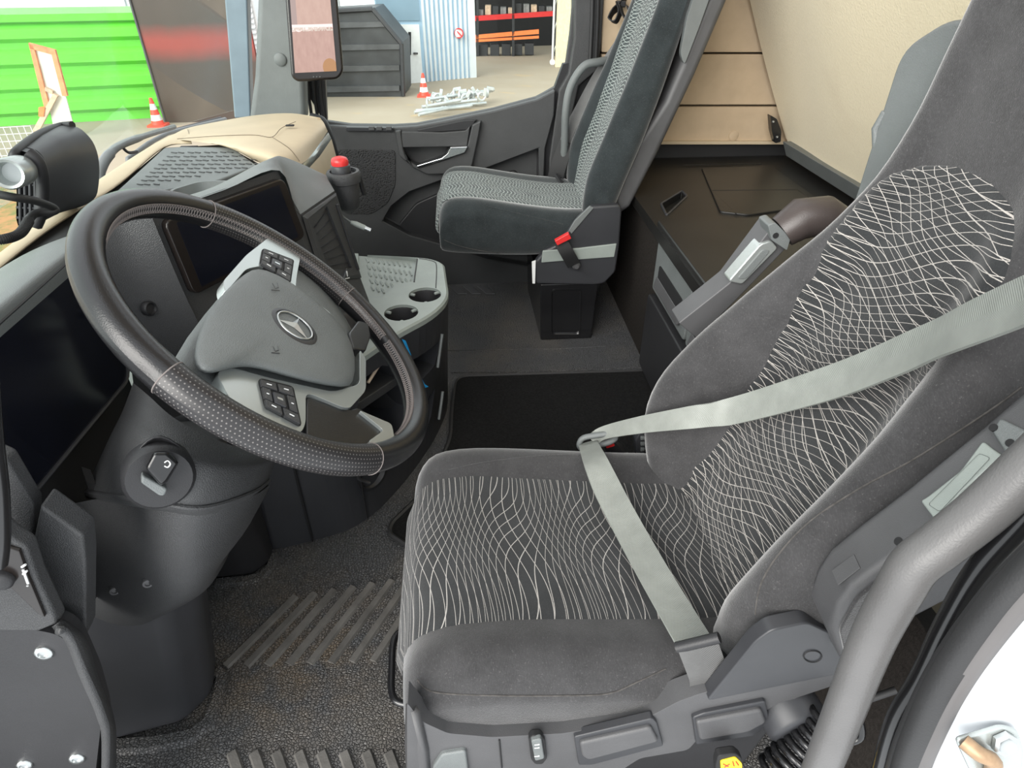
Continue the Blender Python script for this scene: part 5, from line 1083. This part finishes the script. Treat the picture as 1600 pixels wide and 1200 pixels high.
MB().prism([gp(728, 120), gp(740, 120), upto(gp(740, 120), 110), upto(gp(728, 120), 110)], V((0, .1, 0))).build('bollard_foot', 'cone', wh, smooth=False)
q0, q1 = gp(742, 100), gp(900, 92); dpt = V((0, 9, -.3))
MB().loft([q0+V((0, 8, -.5)), q1+V((3, 8, -.5)), q1+V((3, 8.3, -.5)), q0+V((0, 8.3, -.5))], [p+V((0, 8, 7)) for p in (q0, q1+V((3, 0, 0)), q1+V((3, .3, 0)), q0+V((0, .3, 0)))]).build('bay_wall', 'black', wh, smooth=False)
MB().prism([q0+V((-3, -4, 6.5)), q1+V((3, -4, 6.5)), q1+V((3, 9, 6.5)), q0+V((-3, 9, 6.5))], V((0, 0, .2))).build('bay_roof', 'black', wh, smooth=False)
MB().prism([gp(868, 105), gp(900, 103), upto(gp(900, 103), -160), upto(gp(868, 105), -160)], V((0, .2, 0))).build('bay_jamb', pm('pale yellow jamb', (.75, .66, .42), .6), wh, smooth=False)
rk = thing('storage_rack', gp(800, 92), 'steel racking with red and orange beams inside the open warehouse bay', 'rack'); rp_ = gp(800, 88); rq = lambda L, o=0.: PL(L, rp_-_H*o, _H)
for L, m in (([(742, 25), (868, 17), (868, 25), (742, 33)], 'red'), ([(742, 55), (842, 46), (842, 53), (742, 61)], 'orange'), ([(742, 62), (842, 56), (842, 60), (742, 66)], 'orange')): MB().prism(rq(L), _H*.15).build('beam', m, rk, smooth=False)
for x in (744, 800, 866): MB().prism(rq([(x, -40), (x+4, -40), (x+4, 88), (x, 88)]), _H*.1).build('upright', 'plastic_s', rk, smooth=False)
M['stock'] = pm('grey machine parts', (.22, .22, .22), .5, var=.4, vs=4)
for k in range(10):
    x = 746+k*12; hgt = 8+(k*7) % 9; p = rq([(x, 24-k*.6), (x+9, 24-k*.6), (x+9, 24-hgt-k*.6), (x, 24-hgt-k*.6)], -.2)
    o = MB().prism(p, _H*.5).build('stock_crate', ['stock', 'wood', 'plastic_s'][k % 3], smooth=False, bevel=.02, label=['grey metal part on the red warehouse shelf', 'brown box on the red warehouse shelf', 'dark crate on the red warehouse shelf'][k % 3], cat='stock', group=['grey parts on the shelf', 'brown boxes on the shelf', 'dark crates on the shelf'][k % 3])
for k in range(5):
    p = rq([(748+k*18, 88-k*.5), (762+k*18, 88-k*.5), (762+k*18, 70-k*.5), (748+k*18, 70-k*.5)], -.2)
    MB().prism(p, _H*.6).build('floor_crate', 'plastic_s', smooth=False, bevel=.02, label='dark crate on the floor under the orange racking', cat='crate', group='crates under the racking')
tw = thing('scaffold_tower', gp(868, 100), 'pale tubular scaffold frame on wheels at the warehouse bay', 'scaffold'); t0, t1 = gp(863, 101), gp(874, 100)
for p in (t0, t1): MB().tube([p+V((0, 0, .1)), p+V((0, 0, 4))], .045, 8).build('post', 'white', tw); MB().lathe(p+V((0, -.05, .1)), (0, 1, 0), [(.12, 0), (.12, .08)], 14).build('wheel', 'white', tw)
for k in range(4): MB().tube([t0+V((0, 0, .4+k*.9)), t1+V((0, 0, 1.2+k*.9))], .03, 6).build('brace', 'silverp', tw)
# heap of scaffold fittings
random.seed(3); M['galv'] = pm('galvanised steel', (.55, .58, .58), .35, .6, var=.15, vs=3)
hp0 = gp(655, 186); tubes = [((650, 176), (738, 170)), ((648, 184), (735, 176)), ((660, 181), (745, 172)), ((672, 174), (772, 160)), ((680, 170), (760, 166)), ((655, 188), (700, 180)), ((690, 176), (770, 156)), ((668, 186), (720, 178))]
for k, (a, b) in enumerate(tubes):
    h = .05+.09*(k % 4); MB().tube([gp(*a)+V((0, 0, h)), gp(*b)+V((0, 0, h+.04))], .045, 8).build('scaffold_tube', 'galv', smooth=True, label='galvanised scaffold tube in the heap on the yard', cat='tube', group='scaffold tubes in the heap')
for k in range(12):
    x = 668+k*8.5; p = gp(x, 173-(k*5) % 7-k*.4)+V((0, 0, .15+.22*random.random())); a = random.random()*3
    t = thing('scaffold_coupler', p, 'galvanised coupler on top of the scaffold tube heap', 'coupler', 'couplers on the scaffold heap')
    MB().tube([p+V((math.cos(q*.6283)*.11*math.cos(a), math.cos(q*.6283)*.11*math.sin(a), math.sin(q*.6283)*.11)) for q in range(10)], .035, 6, closed=True).build('ring', 'galv', t)
    MB().box(p+V((.1, 0, .12)), (.09, .09, .22), Matrix.Rotation(a, 3, 'Y')).build('lug', 'galv', t, bevel=.01)
